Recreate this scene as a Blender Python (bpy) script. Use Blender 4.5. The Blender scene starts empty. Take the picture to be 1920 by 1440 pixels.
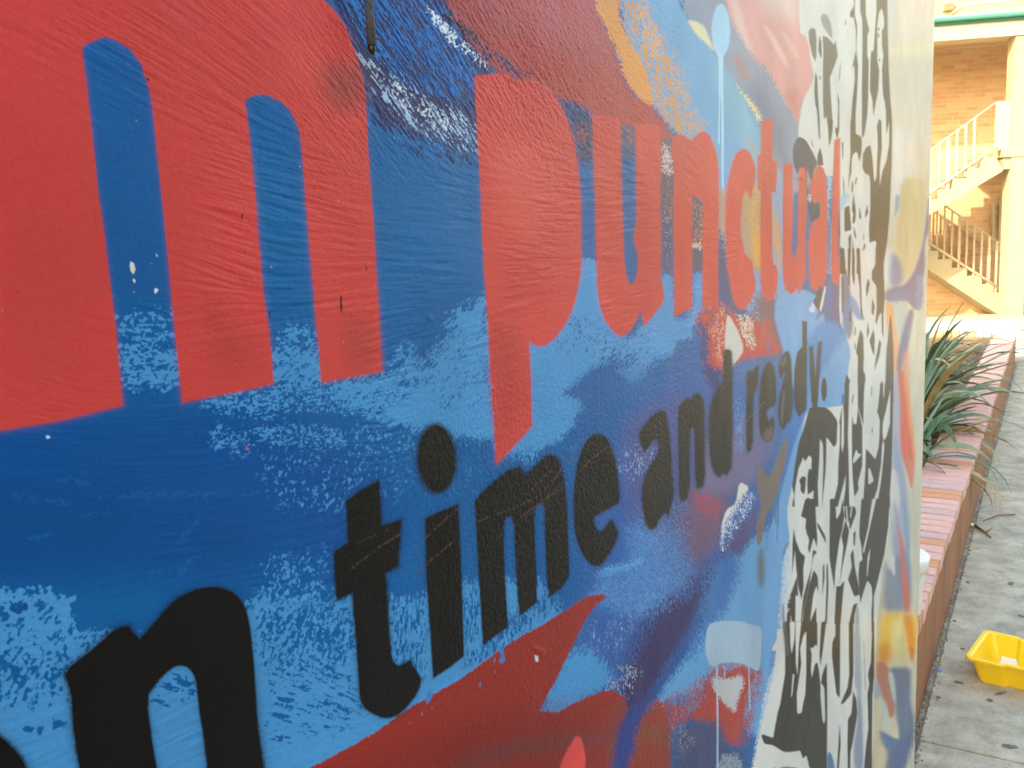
import bpy, math, random
import numpy as np
random.seed(7)
sc = bpy.context.scene
COL = sc.collection

# ---------------------------------------------------------------- camera
# world: X runs along the painted wall away from the viewer, Y points into the wall, Z is up
R = np.array([[0.51669195, -0.15322589, 0.84234866],
              [-0.85488779, -0.03847801, 0.51738411],
              [-0.04686473, -0.98744178, -0.15087222]])      # columns: image right, image down, view direction
CAMH = 1.6
FPX = 1654.73
from mathutils import Matrix, Vector
cd = bpy.data.cameras.new('camera'); cam = bpy.data.objects.new('camera', cd); COL.objects.link(cam)
m4 = Matrix.Identity(4)
for i in range(3):
    m4[i][0] = R[i, 0]; m4[i][1] = -R[i, 1]; m4[i][2] = -R[i, 2]
m4[2][3] = CAMH
cam.matrix_world = m4
cd.sensor_fit = 'HORIZONTAL'
cd.lens = 4.0; cd.sensor_width = 4.0 * 1920 / FPX
cd.clip_start = 0.02; cd.clip_end = 500
cd.dof.use_dof = True; cd.dof.focus_distance = 0.60; cd.dof.aperture_fstop = 6.0
sc.camera = cam
sc.render.resolution_x = 1024; sc.render.resolution_y = 768

# ---------------------------------------------------------------- light
SUN_EL, SUN_AZ = math.radians(31), (-0.93, 0.36)     # horizontal direction towards the sun
w = bpy.data.worlds.new('World'); sc.world = w; w.use_nodes = True
nt = w.node_tree; nt.nodes.clear()
sky = nt.nodes.new('ShaderNodeTexSky'); sky.sky_type = 'NISHITA'; sky.sun_disc = False
sky.sun_elevation = SUN_EL
sky.sun_rotation = math.atan2(SUN_AZ[0], SUN_AZ[1])
sky.air_density = 1.6; sky.dust_density = 3.0; sky.ozone_density = 0.8
bg = nt.nodes.new('ShaderNodeBackground'); bg.inputs['Strength'].default_value = 0.15
wo = nt.nodes.new('ShaderNodeOutputWorld')
nt.links.new(sky.outputs[0], bg.inputs[0]); nt.links.new(bg.outputs[0], wo.inputs[0])
sd = bpy.data.lights.new('sun', 'SUN'); sd.energy = 2.0; sd.angle = math.radians(0.6); sd.color = (1.0, 0.9, 0.76)
sun = bpy.data.objects.new('sun', sd); COL.objects.link(sun)
hx, hy = SUN_AZ; hn = math.hypot(hx, hy)
sv = Vector((hx / hn * math.cos(SUN_EL), hy / hn * math.cos(SUN_EL), math.sin(SUN_EL)))
sun.rotation_euler = sv.to_track_quat('Z', 'Y').to_euler(); sun.location = (0, 0, 12)
sc.view_settings.view_transform = 'Standard'; sc.view_settings.look = 'None'
sc.view_settings.gamma = 1.0; sc.view_settings.use_curve_mapping = False
sc.view_settings.exposure = 2.28
sc.view_settings.use_white_balance = True
sc.view_settings.white_balance_temperature = 6900; sc.view_settings.white_balance_tint = 8

# ---------------------------------------------------------------- helpers
def lin(c):
    c = np.asarray(c, float) / 255.0
    return np.where(c <= 0.04045, c / 12.92, ((c + 0.055) / 1.055) ** 2.4)

def tag(o, label=None, cat=None, group=None, kind=None):
    if label: o['label'] = label
    if cat: o['category'] = cat
    if group: o['group'] = group
    if kind: o['kind'] = kind
    return o

def empty(name, loc=(0, 0, 0), rz=0.0):
    o = bpy.data.objects.new(name, None); COL.objects.link(o)
    o.location = loc; o.rotation_euler = (0, 0, rz); o.empty_display_size = 0.1
    return o

def link(name, me, mat=None, parent=None):
    o = bpy.data.objects.new(name, me); COL.objects.link(o)
    if mat and not me.materials: me.materials.append(mat)
    if parent: o.parent = parent
    return o

class MB:
    def __init__(s): s.v = []; s.f = []; s.sm = []
    def add(s, vs, fs, smooth=False):
        n = len(s.v); s.v += [tuple(v) for v in vs]
        s.f += [tuple(i + n for i in f) for f in fs]; s.sm += [smooth] * len(fs)
        return s
    def box(s, a, b, bev=0.0):
        x0, y0, z0 = a; x1, y1, z1 = b
        if bev <= 0:
            vs = [(x, y, z) for z in (z0, z1) for y in (y0, y1) for x in (x0, x1)]
            return s.add(vs, [(0, 2, 3, 1), (4, 5, 7, 6), (0, 1, 5, 4), (2, 6, 7, 3), (0, 4, 6, 2), (1, 3, 7, 5)])
        # top edges chamfered
        c = bev
        vs = [(x0, y0, z0), (x1, y0, z0), (x1, y1, z0), (x0, y1, z0),
              (x0, y0, z1 - c), (x1, y0, z1 - c), (x1, y1, z1 - c), (x0, y1, z1 - c),
              (x0 + c, y0 + c, z1), (x1 - c, y0 + c, z1), (x1 - c, y1 - c, z1), (x0 + c, y1 - c, z1)]
        fs = [(3, 2, 1, 0), (8, 9, 10, 11)]
        for i in range(4):
            j = (i + 1) % 4
            fs += [(i, j, j + 4, i + 4), (i + 4, j + 4, j + 8, i + 8)]
        return s.add(vs, fs)
    def prism(s, prof, axis_pt, h0, h1):
        """prof: list of (a,b); axis_pt(a,b,h)->xyz ; extruded h0..h1"""
        n = len(prof)
        vs = [axis_pt(a, b, h0) for a, b in prof] + [axis_pt(a, b, h1) for a, b in prof]
        fs = [tuple(range(n)), tuple(range(2 * n - 1, n - 1, -1))]
        fs += [(i, (i + 1) % n + 0, (i + 1) % n + n, i + n) for i in range(n)]
        return s.add(vs, fs)
    def tube(s, pts, r, seg=10, cap=True):
        pts = [Vector(p) for p in pts]; rs = r if isinstance(r, (list, tuple)) else [r] * len(pts)
        vs = []; fs = []
        for i, p in enumerate(pts):
            d = (pts[min(i + 1, len(pts) - 1)] - pts[max(i - 1, 0)]).normalized()
            a = d.orthogonal().normalized() if i == 0 else (a - d * a.dot(d)).normalized()
            b = d.cross(a)
            for k in range(seg):
                t = 2 * math.pi * k / seg
                vs.append(p + (a * math.cos(t) + b * math.sin(t)) * rs[i])
        for i in range(len(pts) - 1):
            for k in range(seg):
                k2 = (k + 1) % seg
                fs.append((i * seg + k, i * seg + k2, (i + 1) * seg + k2, (i + 1) * seg + k))
        if cap:
            fs += [tuple(range(seg - 1, -1, -1)), tuple(range((len(pts) - 1) * seg, len(pts) * seg))]
        return s.add(vs, fs, True)
    def lathe(s, prof, c, seg=40):
        vs = []; fs = []
        for r, z in prof:
            for k in range(seg):
                t = 2 * math.pi * k / seg
                vs.append((c[0] + r * math.cos(t), c[1] + r * math.sin(t), c[2] + z))
        for i in range(len(prof) - 1):
            for k in range(seg):
                k2 = (k + 1) % seg
                fs.append((i * seg + k, i * seg + k2, (i + 1) * seg + k2, (i + 1) * seg + k))
        return s.add(vs, fs, True)
    def mesh(s, name):
        me = bpy.data.meshes.new(name); me.from_pydata(s.v, [], s.f); me.update()
        me.polygons.foreach_set('use_smooth', s.sm)
        return me
    def build(s, name, mat, parent=None):
        return link(name, s.mesh(name), mat, parent)

# ---------------------------------------------------------------- materials
def mat_new(name):
    m = bpy.data.materials.new(name); m.use_nodes = True
    n = m.node_tree; b = n.nodes['Principled BSDF']
    return m, n, b

def N(n, t, **kw):
    o = n.nodes.new(t)
    for k, v in kw.items():
        if k in o.inputs: o.inputs[k].default_value = v
        else: setattr(o, k, v)
    return o

def noisy(name, c1, c2, scale=8, rough=0.8, bump=0.3, bscale=60, dist=0.002, detail=6, stretch=(1, 1, 1), c3=None, s3=3, spec=0.3):
    m, n, b = mat_new(name)
    tc = N(n, 'ShaderNodeTexCoord'); mp = N(n, 'ShaderNodeMapping'); mp.inputs['Scale'].default_value = stretch
    n.links.new(tc.outputs['Object'], mp.inputs[0])
    ns = N(n, 'ShaderNodeTexNoise', Scale=scale, Detail=detail); ns.inputs['Roughness'].default_value = 0.62
    n.links.new(mp.outputs[0], ns.inputs['Vector'])
    rp = N(n, 'ShaderNodeValToRGB')
    rp.color_ramp.elements[0].position = 0.33; rp.color_ramp.elements[1].position = 0.67
    rp.color_ramp.elements[0].color = (*c1, 1); rp.color_ramp.elements[1].color = (*c2, 1)
    n.links.new(ns.outputs['Fac'], rp.inputs[0]); out = rp.outputs[0]
    if c3 is not None:
        n3 = N(n, 'ShaderNodeTexNoise', Scale=s3, Detail=8); n3.inputs['Roughness'].default_value = 0.7
        n.links.new(tc.outputs['Object'], n3.inputs['Vector'])
        r3 = N(n, 'ShaderNodeValToRGB'); r3.color_ramp.elements[0].position = 0.52; r3.color_ramp.elements[1].position = 0.72
        n.links.new(n3.outputs['Fac'], r3.inputs[0])
        mx = N(n, 'ShaderNodeMix', data_type='RGBA'); n.links.new(r3.outputs[0], mx.inputs[0])
        n.links.new(out, mx.inputs[6]); mx.inputs[7].default_value = (*c3, 1); out = mx.outputs[2]
    n.links.new(out, b.inputs['Base Color'])
    b.inputs['Roughness'].default_value = rough; b.inputs['Specular IOR Level'].default_value = spec
    nb = N(n, 'ShaderNodeTexNoise', Scale=bscale, Detail=5); n.links.new(mp.outputs[0], nb.inputs['Vector'])
    bp = N(n, 'ShaderNodeBump', Strength=bump, Distance=dist)
    n.links.new(nb.outputs['Fac'], bp.inputs['Height']); n.links.new(bp.outputs[0], b.inputs['Normal'])
    return m

def plain(name, c, rough=0.6, spec=0.3, bump=0.05, bscale=30):
    c = tuple(c)
    return noisy(name, tuple(x * 0.93 for x in c), tuple(min(1, x * 1.05) for x in c), scale=6, rough=rough, bump=bump, bscale=bscale, spec=spec)

def concrete():
    m = noisy('concrete', (0.44, 0.415, 0.345), (0.59, 0.56, 0.47), scale=3.2, rough=0.9, bump=0.5, bscale=160, dist=0.002, detail=10, c3=(0.34, 0.33, 0.29), s3=2.2)
    n = m.node_tree; b = n.nodes['Principled BSDF']
    src = b.inputs['Base Color'].links[0].from_socket
    tc = N(n, 'ShaderNodeTexCoord')
    # aggregate grit
    sp = N(n, 'ShaderNodeTexNoise', Scale=210, Detail=3); n.links.new(tc.outputs['Object'], sp.inputs['Vector'])
    rp = N(n, 'ShaderNodeValToRGB'); rp.color_ramp.elements[0].position = 0.3; rp.color_ramp.elements[1].position = 0.42
    rp.color_ramp.elements[0].color = (0.42, 0.4, 0.36, 1); rp.color_ramp.elements[1].color = (1, 1, 1, 1)
    n.links.new(sp.outputs['Fac'], rp.inputs[0])
    mx = N(n, 'ShaderNodeMix', data_type='RGBA', blend_type='MULTIPLY'); mx.inputs[0].default_value = 0.75
    n.links.new(src, mx.inputs[6]); n.links.new(rp.outputs[0], mx.inputs[7])
    # streaky wear across the path
    st = N(n, 'ShaderNodeTexNoise', Scale=5, Detail=8); mp = N(n, 'ShaderNodeMapping'); mp.inputs['Scale'].default_value = (1.6, 0.9, 1)
    n.links.new(tc.outputs['Object'], mp.inputs[0]); n.links.new(mp.outputs[0], st.inputs['Vector'])
    r2 = N(n, 'ShaderNodeValToRGB'); r2.color_ramp.elements[0].position = 0.35; r2.color_ramp.elements[1].position = 0.65
    r2.color_ramp.elements[0].color = (0.84, 0.83, 0.81, 1); r2.color_ramp.elements[1].color = (1.08, 1.07, 1.03, 1)
    n.links.new(st.outputs['Fac'], r2.inputs[0])
    m2 = N(n, 'ShaderNodeMix', data_type='RGBA', blend_type='MULTIPLY'); m2.inputs[0].default_value = 0.9
    n.links.new(mx.outputs[2], m2.inputs[6]); n.links.new(r2.outputs[0], m2.inputs[7])
    bl = N(n, 'ShaderNodeTexNoise', Scale=11, Detail=9); bl.inputs['Roughness'].default_value = .75; n.links.new(tc.outputs['Object'], bl.inputs['Vector'])
    r3 = N(n, 'ShaderNodeValToRGB'); r3.color_ramp.elements[0].position = 0.36; r3.color_ramp.elements[1].position = 0.60
    r3.color_ramp.elements[0].color = (0.62, 0.61, 0.57, 1); r3.color_ramp.elements[1].color = (1.06, 1.04, 1.0, 1)
    n.links.new(bl.outputs['Fac'], r3.inputs[0])
    m3 = N(n, 'ShaderNodeMix', data_type='RGBA', blend_type='MULTIPLY'); m3.inputs[0].default_value = 0.85
    n.links.new(m2.outputs[2], m3.inputs[6]); n.links.new(r3.outputs[0], m3.inputs[7])
    n.links.new(m3.outputs[2], b.inputs['Base Color'])
    return m

def brickwall_mat():
    m, n, b = mat_new('far_brickwork')
    tc = N(n, 'ShaderNodeTexCoord'); mp = N(n, 'ShaderNodeMapping')
    sep = N(n, 'ShaderNodeSeparateXYZ'); cmb = N(n, 'ShaderNodeCombineXYZ')
    n.links.new(tc.outputs['Object'], sep.inputs[0])
    n.links.new(sep.outputs['X'], cmb.inputs['X']); n.links.new(sep.outputs['Z'], cmb.inputs['Y'])
    br = N(n, 'ShaderNodeTexBrick', Scale=1.0)
    br.inputs['Brick Width'].default_value = 0.21; br.inputs['Row Height'].default_value = 0.072
    br.inputs['Mortar Size'].default_value = 0.006; br.inputs['Bias'].default_value = -0.1
    br.inputs['Color1'].default_value = (0.52, 0.29, 0.14, 1); br.inputs['Color2'].default_value = (0.64, 0.41, 0.21, 1)
    br.inputs['Mortar'].default_value = (0.56, 0.42, 0.27, 1)
    n.links.new(cmb.outputs[0], br.inputs['Vector'])
    ns = N(n, 'ShaderNodeTexNoise', Scale=2.2, Detail=4); n.links.new(cmb.outputs[0], ns.inputs['Vector'])
    mx = N(n, 'ShaderNodeMix', data_type='RGBA', blend_type='MULTIPLY'); mx.inputs[0].default_value = 0.5
    n.links.new(br.outputs['Color'], mx.inputs[6]); n.links.new(ns.outputs['Color'], mx.inputs[7])
    n.links.new(br.outputs['Color'], b.inputs['Base Color'])
    b.inputs['Roughness'].default_value = 0.9
    bp = N(n, 'ShaderNodeBump', Strength=0.6, Distance=0.01, invert=True)
    n.links.new(br.outputs['Fac'], bp.inputs['Height']); n.links.new(bp.outputs[0], b.inputs['Normal'])
    return m

M = {}
M['concrete'] = concrete()
M['cream'] = plain('cream_paint', (0.37, 0.305, 0.18), 0.6)
M['cream2'] = plain('pale_cream_paint', (0.43, 0.36, 0.23), 0.6)
M['soffit'] = plain('soffit_paint', (0.5, 0.36, 0.2), 0.7)
M['green'] = plain('green_gutter_paint', (0.12, 0.40, 0.29), 0.4)
M['greendark'] = plain('dark_green_trim', (0.03, 0.13, 0.10), 0.5)
M['brickwall'] = brickwall_mat()
M['rail'] = plain('rail_paint', (0.50, 0.41, 0.26), 0.45)
M['browntimber'] = plain('brown_timber', (0.32, 0.15, 0.07), 0.6)
M['face'] = noisy('terracotta_render', (0.27, 0.115, 0.055), (0.37, 0.17, 0.085), scale=5, rough=0.85, bump=0.35, bscale=45, stretch=(1, 1, 0.25), c3=(0.17, 0.082, 0.05), s3=6)
M['brick_a'] = noisy('pink_brick', (0.58, 0.32, 0.27), (0.74, 0.45, 0.38), scale=14, rough=0.85, bump=0.4, bscale=120)
M['brick_b'] = noisy('mauve_brick', (0.50, 0.31, 0.28), (0.62, 0.42, 0.39), scale=14, rough=0.85, bump=0.4, bscale=120)
M['brick_c'] = noisy('orange_brick', (0.56, 0.24, 0.13), (0.64, 0.32, 0.19), scale=14, rough=0.85, bump=0.4, bscale=120)
M['mortar'] = noisy('mortar', (0.045, 0.022, 0.018), (0.09, 0.05, 0.04), scale=20, rough=0.95)
M['soil'] = noisy('soil', (0.05, 0.035, 0.025), (0.2, 0.15, 0.11), scale=30, rough=1, bump=1, bscale=60, dist=0.02, c3=(0.30, 0.23, 0.18), s3=14)
M['leaf'] = noisy('leaf_green', (0.045, 0.09, 0.035), (0.11, 0.175, 0.075), scale=6, rough=0.42, bump=0.1, stretch=(1, 6, 1), spec=0.5)
M['leaf2'] = noisy('leaf_pale_green', (0.12, 0.18, 0.09), (0.24, 0.30, 0.17), scale=6, rough=0.4, bump=0.1, spec=0.5)
M['leafdry'] = noisy('dry_leaf', (0.36, 0.22, 0.08), (0.55, 0.42, 0.2), scale=10, rough=0.8)
M['yellow'] = plain('yellow_plastic', (0.93, 0.62, 0.02), 0.35, 0.5, 0.0)
M['paper'] = plain('paper_label', (0.8, 0.8, 0.74), 0.7)
M['white'] = plain('white_plastic', (0.8, 0.82, 0.8), 0.35, 0.5, 0.0)
M['gum'] = noisy('old_gum', (0.11, 0.105, 0.095), (0.2, 0.19, 0.17), scale=60, rough=0.9)
M['grit'] = noisy('gutter_grit', (0.09, 0.08, 0.06), (0.34, 0.31, 0.25), scale=50, rough=1, bump=1, bscale=90, dist=0.006)
M['bluechip'] = plain('blue_paint_chip', (0.05, 0.22, 0.7), 0.4)
M['twig'] = noisy('dead_twig', (0.14, 0.07, 0.035), (0.25, 0.13, 0.07), scale=40, rough=0.9)
M['glass'] = plain('window_glass', (0.10, 0.13, 0.10), 0.12, 0.6, 0.0)
M['cord'] = noisy('black_foam_cord', (0.015, 0.018, 0.02), (0.09, 0.10, 0.11), scale=700, rough=0.55, bump=1.0, bscale=1500, dist=0.0008, detail=3, spec=0.5)
M['cordtip'] = plain('cord_tip', (0.006, 0.006, 0.007), 0.35, 0.5)
M['render'] = noisy('cream_render', (0.52, 0.48, 0.38), (0.62, 0.58, 0.47), scale=3, rough=0.8, bump=0.3, bscale=80)

# ================================================================= SETTING
WALL_Y, WALL_END = 0.290, 2.672          # wall face plane and its far end
def END_X(z): return 2.639 + (z - 0.029) * 0.0263

def sheet(name, x0, x1, y0, y1, z, mat, kind='structure'):
    b = MB().add([(x0, y0, z), (x1, y0, z), (x1, y1, z), (x0, y1, z)], [(0, 1, 2, 3)])
    o = b.build(name, mat); o['kind'] = kind; return o
sheet('ground', -120, 120, -120, 120, -0.012, M['concrete'])
# footpath of cast slabs with open joints
path = empty('footpath', (0, 0, 0)); path['kind'] = 'structure'
xs = [-3.2, -1.7, -0.2, 1.3, 2.86, 4.36, 5.86, 7.36, 8.86, 10.36, 11.86, 13.36, 14.9]
for i in range(len(xs) - 1):
    for j, (a, c) in enumerate(((-1.55, 0.302), (-3.4, -1.55))):
        MB().box((xs[i] + 0.004, a + 0.004, -0.011), (xs[i + 1] - 0.004, c - (0 if j == 0 else 0.004), 0.0 - 0.0015 * ((i + j) % 2)), 0.003).build('slab', M['concrete'], path)

# ---- planter
PY0, PY1, PH = 0.322, 0.546, 0.352
planter = tag(empty('brick_planter', (2.4, PY0, 0)), 'long low planter with pink brick coping and brown side along the footpath', 'planter')
def pl(mb, name, mat):
    for k, v in enumerate(mb.v): mb.v[k] = (v[0] - 2.4, v[1] - PY0, v[2])
    return mb.build(name, mat, planter)
PXE = 11.86
pl(MB().box((2.70, PY0, -0.01), (PXE, PY1 - 0.01, PH - 0.052)), 'side_face', M['face'])
pl(MB().box((2.70, PY0 + 0.008, PH - 0.052), (PXE - 0.002, PY1 - 0.006, PH - 0.013)), 'mortar_bed', M['mortar'])
bm_mesh = {}
for k in 'abc':
    for v in range(3):
        b = MB().box((-0.0374 + 0.0006 * v, 0, -0.052), (0.0374 - 0.0007 * v, PY1 - PY0, 0.0), 0.004)
        bm_mesh[k, v] = b.mesh('brick'); bm_mesh[k, v].materials.append(M['brick_' + k])
x = 2.76; i = 0
while x < PXE - 0.04:
    k = random.choices('abc', (6, 3, 1.6))[0]
    o = bpy.data.objects.new('brick', bm_mesh[k, random.randrange(3)]); COL.objects.link(o); o.parent = planter
    o.location = (x - 2.4, random.uniform(-0.003, 0.003) - 0.001, PH + random.uniform(-0.0015, 0.0015))
    o.rotation_euler = (0, random.uniform(-.012, .012), random.uniform(-.012, .012))
    x += 0.0862; i += 1
# end wall of the planter and far side
pl(MB().box((PXE, PY0 + 0.02, -0.01), (PXE + 0.2, 2.6, PH - 0.05)), 'end_wall', M['face'])
x = 0.62
while x < 2.5:
    b = MB().box((-0.11, -0.039, -0.05), (0.11, 0.039, 0), 0.004); me = b.mesh('brick'); me.materials.append(M['brick_' + random.choice('aabc')])
    o = bpy.data.objects.new('brick', me); COL.objects.link(o); o.parent = planter
    o.location = (PXE + 0.11 - 2.4, x - PY0, PH + random.uniform(-.002, .002)); x += 0.086
so = MB().add([(2.7, PY1 - 0.005, 0.25), (PXE, PY1 - 0.005, 0.27), (PXE, 2.6, 0.27), (2.7, 2.6, 0.25)], [(0, 1, 2, 3)])
o = so.build('soil_bed', M['soil']); o['kind'] = 'structure'
# pebbles, bark and litter on the soil
b = MB()
for i in range(500):
    X = random.uniform(4.6, PXE - .1); Y = random.uniform(0.58, 1.3); s = random.uniform(.008, .03)
    a = random.uniform(0, 6.3); ca, sa = math.cos(a) * s, math.sin(a) * s
    z = 0.262 + s * .3
    b.add([(X - ca, Y - sa, z), (X + sa * .5, Y - ca * .5, z + s * .3), (X + ca, Y + sa, z + s * .1), (X - sa * .5, Y + ca * .5, z + s * .35), (X, Y, z + s * .6)], [(0, 1, 4), (1, 2, 4), (2, 3, 4), (3, 0, 4)])
M['mulch'] = noisy('bark_mulch', (0.07, 0.04, 0.03), (0.3, 0.19, 0.13), scale=9, rough=1)
tag(b.build('bark_mulch', M['mulch']), 'scattered brown bark and dead leaf litter on the planter soil', 'mulch', kind='stuff')

# ---- grit line along the foot of the planter
b = MB()
rr = random.Random(3)
for i in range(1500):
    X = 2.72 + 9.0 * rr.random() ** 1.8; Y = PY0 - 0.002 - abs(rr.gauss(0, 0.014)); s = rr.uniform(.0015, .006)
    z = 0.0
    a = rr.uniform(0, 6.3); ca, sa = math.cos(a) * s, math.sin(a) * s
    b.add([(X - ca, Y - sa, z), (X + sa, Y - ca, z), (X + ca, Y + sa, z), (X - sa, Y + ca, z), (X, Y, z + s * .9)], [(0, 1, 4), (1, 2, 4), (2, 3, 4), (3, 0, 4)])
tag(b.build('grit', M['grit']), 'dark grit and leaf crumbs along the foot of the planter', 'grit', kind='stuff')

# ================================================================= FAR BUILDING
UA = math.atan2(-0.91610302, 0.40094296)     # facade axis: local +x runs right along the facade, local +y goes away from us
bld = tag(empty('stair_building', (16.213, 0.597, 0), UA), 'sunlit two storey brick building with cream stair and green gutter beyond the planter', 'building')
def bb(name, mat, *boxes, parent=None):
    b = MB()
    for a, c in boxes: b.box(a, c)
    return b.build(name, mat, parent or bld)
bb('column', M['cream'], ((0, 0, 0), (0.26, 0.3, 4.47)))
bb('column', M['cream'], ((-4.2, 0, 0), (-3.94, 0.3, 4.47)))
bb('column', M['cream'], ((4.2, 0, 0), (4.46, 0.3, 4.47)))
bb('beam', M['cream2'], ((-7, -0.03, 4.473), (7, 0.32, 4.72)))
bb('soffit', M['soffit'], ((-7, 0.322, 4.66), (7, 1.7, 4.70)))
bb('back_wall', M['brickwall'], ((-7, 1.702, -0.1), (7, 2.1, 4.66)))
g = MB(); prof = [(-0.12, 0.065), (-0.125, 0.03), (-0.10, 0.002), (-0.04, -0.008), (0.0, -0.006), (0.0, 0.065)]
g.prism([(a - 0.034, c + 4.745) for a, c in prof], lambda a, c, h: (h, a, c), -7.1, 7.1)
gut = g.build('gutter', M['green'], bld)
bb('gutter_board', M['greendark'], ((-7.1, -0.065, 4.695), (7.1, -0.033, 4.732)))
bb('fascia', M['cream'], ((-7.1, -0.032, 4.722), (7.1, 0.6, 4.80)))
bb('upper_wall', M['cream'], ((-7, 0.5, 4.80), (7, 0.8, 7.6)))
v = MB().box((-0.93, 0.44, 5.02), (-0.77, 0.498, 5.13)).build('wall_vent', M['cream2'], bld)
for k in range(3): MB().box((-0.92, 0.425, 5.035 + .032 * k), (-0.78, 0.439, 5.045 + .032 * k)).build('slat', M['browntimber'], v)
pp = MB().tube([(-0.82, -0.18, 4.94), (1.6, -0.18, 4.99)], 0.022)
pp.tube([(-0.82, -0.18, 4.94), (-0.82, 0.5, 4.94)], 0.028)
pp.build('pipe', M['cream2'], bld)
# landing on the upper floor, right of the stair
bb('landing_slab', M['cream'], ((-0.10, 0.03, 2.48), (4.2, 1.7, 2.66)), ((-0.13, -0.02, 2.662), (4.2, 1.7, 2.78)))
bb('balustrade_panel', M['cream2'], ((-0.22, 0.06, 2.782), (-0.005, 0.12, 3.52)))
# upper flight
def zig(u0, z0, du, dz, n, under):      # stepped outline
    p = [(u0, z0)]
    for k in range(n):
        p += [(u0 + du * k, z0 + dz * (k + 1)), (u0 + du * (k + 1), z0 + dz * (k + 1))]
    return p + under
f1 = MB()
n1 = 8; u0 = -1.89; z0 = 1.46
pr = zig(u0, z0, 0.207, 0.152, n1, [(-0.11, 2.48), (-0.135, 2.44), (-1.20, 1.83), (-1.89, 1.40)])
pr = [p for i, p in enumerate(pr)]
f1.prism(pr, lambda a, c, h: (a, h, c), 0.02, 1.02)
f1.build('upper_flight', M['cream'], bld)
tr = MB()
for k in range(n1):
    tr.box((u0 + 0.207 * k - 0.012, 0.10, z0 + 0.152 * (k + 1)), (u0 + 0.207 * (k + 1) - 0.02, 1.0, z0 + 0.152 * (k + 1) + 0.02))
tr.build('tread', M['soffit'], bld)
# lower flight, behind it, going down to the right
f2 = MB()
n2 = 8
pts = []
uu, zz = -0.71, 1.235
k0 = -3
top = []
for k in range(-3, 6):
    top += [(uu + 0.228 * k, zz - 0.152 * k), (uu + 0.228 * (k), zz - 0.152 * (k + 1))]
top = [(uu - 0.228 * 3.9, zz + .456)] + top
und = [(0.66, 0.27), (0.52, -0.05), (-0.0, 0.30), (-0.87, 0.92), (-1.60, 1.40)]
f2.prism(top + und, lambda a, c, h: (a, h, c), 1.05, 1.69)
f2.build('lower_flight', M['cream'], bld)
bb('mid_landing', M['cream'], ((-3.2, 0.02, 1.29), (-1.90, 1.69, 1.455)))
# balusters and rails
def rail(name, p0, p1, r=0.018): return MB().tube([p0, p1], r, 8).build(name, M['rail'], bld)
for k in range(11):
    u = -1.83 + 0.1235 * k * 1.04
    if u > -0.3: break
    zt = 3.46 + (u + .32) * 0.70; zb = 2.66 + (u + .32) * 0.735
    wdt = 0.021 if (k % 5) == 2 else 0.012
    MB().box((u - wdt, 0.03, zb), (u + wdt, 0.06, zt)).build('baluster', M['rail'], bld)
for k in range(4):
    u = -0.32 - 0.001 * k
rail('handrail', (-1.9, 0.08, 1.52 + .83), (-0.24, 0.08, 3.5), 0.012)
MB().tube([(-1.9, 0.015, 1.70), (-0.22, 0.015, 2.83)], 0.02, 6).build('stair_rail', M['rail'], bld)
for k in range(14):
    u = -0.98 + 0.122 * k
    if u > 0.55: break
    zt = 1.97 + (u + .59) * -0.755; zb = 1.21 + (u + .86) * -0.69
    wdt = 0.020 if (k % 4) == 1 else 0.012
    MB().box((u - wdt, 1.06, zb - .1), (u + wdt, 1.09, zt)).build('baluster', M['rail'], bld)
for k in range(12):
    u = -0.9 + 0.122 * k
    zt = 1.97 + (u + .59) * -0.755; zb = 1.21 + (u + .86) * -0.69
    MB().box((u - .011, 1.63, zb - .1), (u + .011, 1.65, zt - .05)).build('baluster', M['soffit'], bld)
rail('handrail', (-1.3, 1.075, 2.50), (0.45, 1.075, 1.185), 0.014)
rail('handrail', (-1.3, 1.64, 2.46), (0.45, 1.64, 1.13), 0.012)
MB().tube([(-1.1, 1.04, 1.535), (0.46, 1.04, 0.43)], 0.022, 6).build('stair_rail', M['rail'], bld)
# louvre window in the back wall
wn = bb('window', M['cream2'], ((0.48, 1.65, 1.31), (0.54, 1.70, 2.10)), ((1.34, 1.65, 1.31), (1.40, 1.70, 2.10)), ((0.54, 1.65, 1.31), (1.34, 1.70, 1.36)), ((0.54, 1.65, 2.05), (1.34, 1.70, 2.10)))
for k in range(8):
    MB().box((0.54, 1.662, 1.375 + 0.084 * k), (1.34, 1.675, 1.447 + 0.084 * k)).build('pane', M['glass'], wn)
bb('window_backing', M['greendark'], ((0.54, 1.685, 1.36), (1.34, 1.7, 2.05)))
bb('window_post', M['cream2'], ((0.36, 1.6, 1.25), (0.39, 1.7, 2.0)))
# right of the column: brown rail fence and low brick wall
bb('low_wall', M['cream2'], ((0.262, 0.05, 0.0), (4.19, 0.25, 0.18)))
bb('rail_frame', M['browntimber'], ((0.262, 0.12, 1.15), (4.19, 0.16, 1.21)), ((0.262, 0.12, 0.25), (4.19, 0.16, 0.29)), *[((0.30 + .13 * k, 0.13, 0.29), (0.325 + .13 * k, 0.15, 1.15)) for k in range(30)])
# terrace slab and step in front
ter = bb('terrace', M['concrete'], ((-7, -0.25, -0.01), (7, 2.3, 0.06)))
bb('step', M['render'], ((-1.4, -0.72, -0.01), (-0.06, -0.252, 0.13)))
bb('plinth', M['cream2'], ((-0.30, -0.20, 0.062), (0.55, 0.5, 0.16)))

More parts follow.
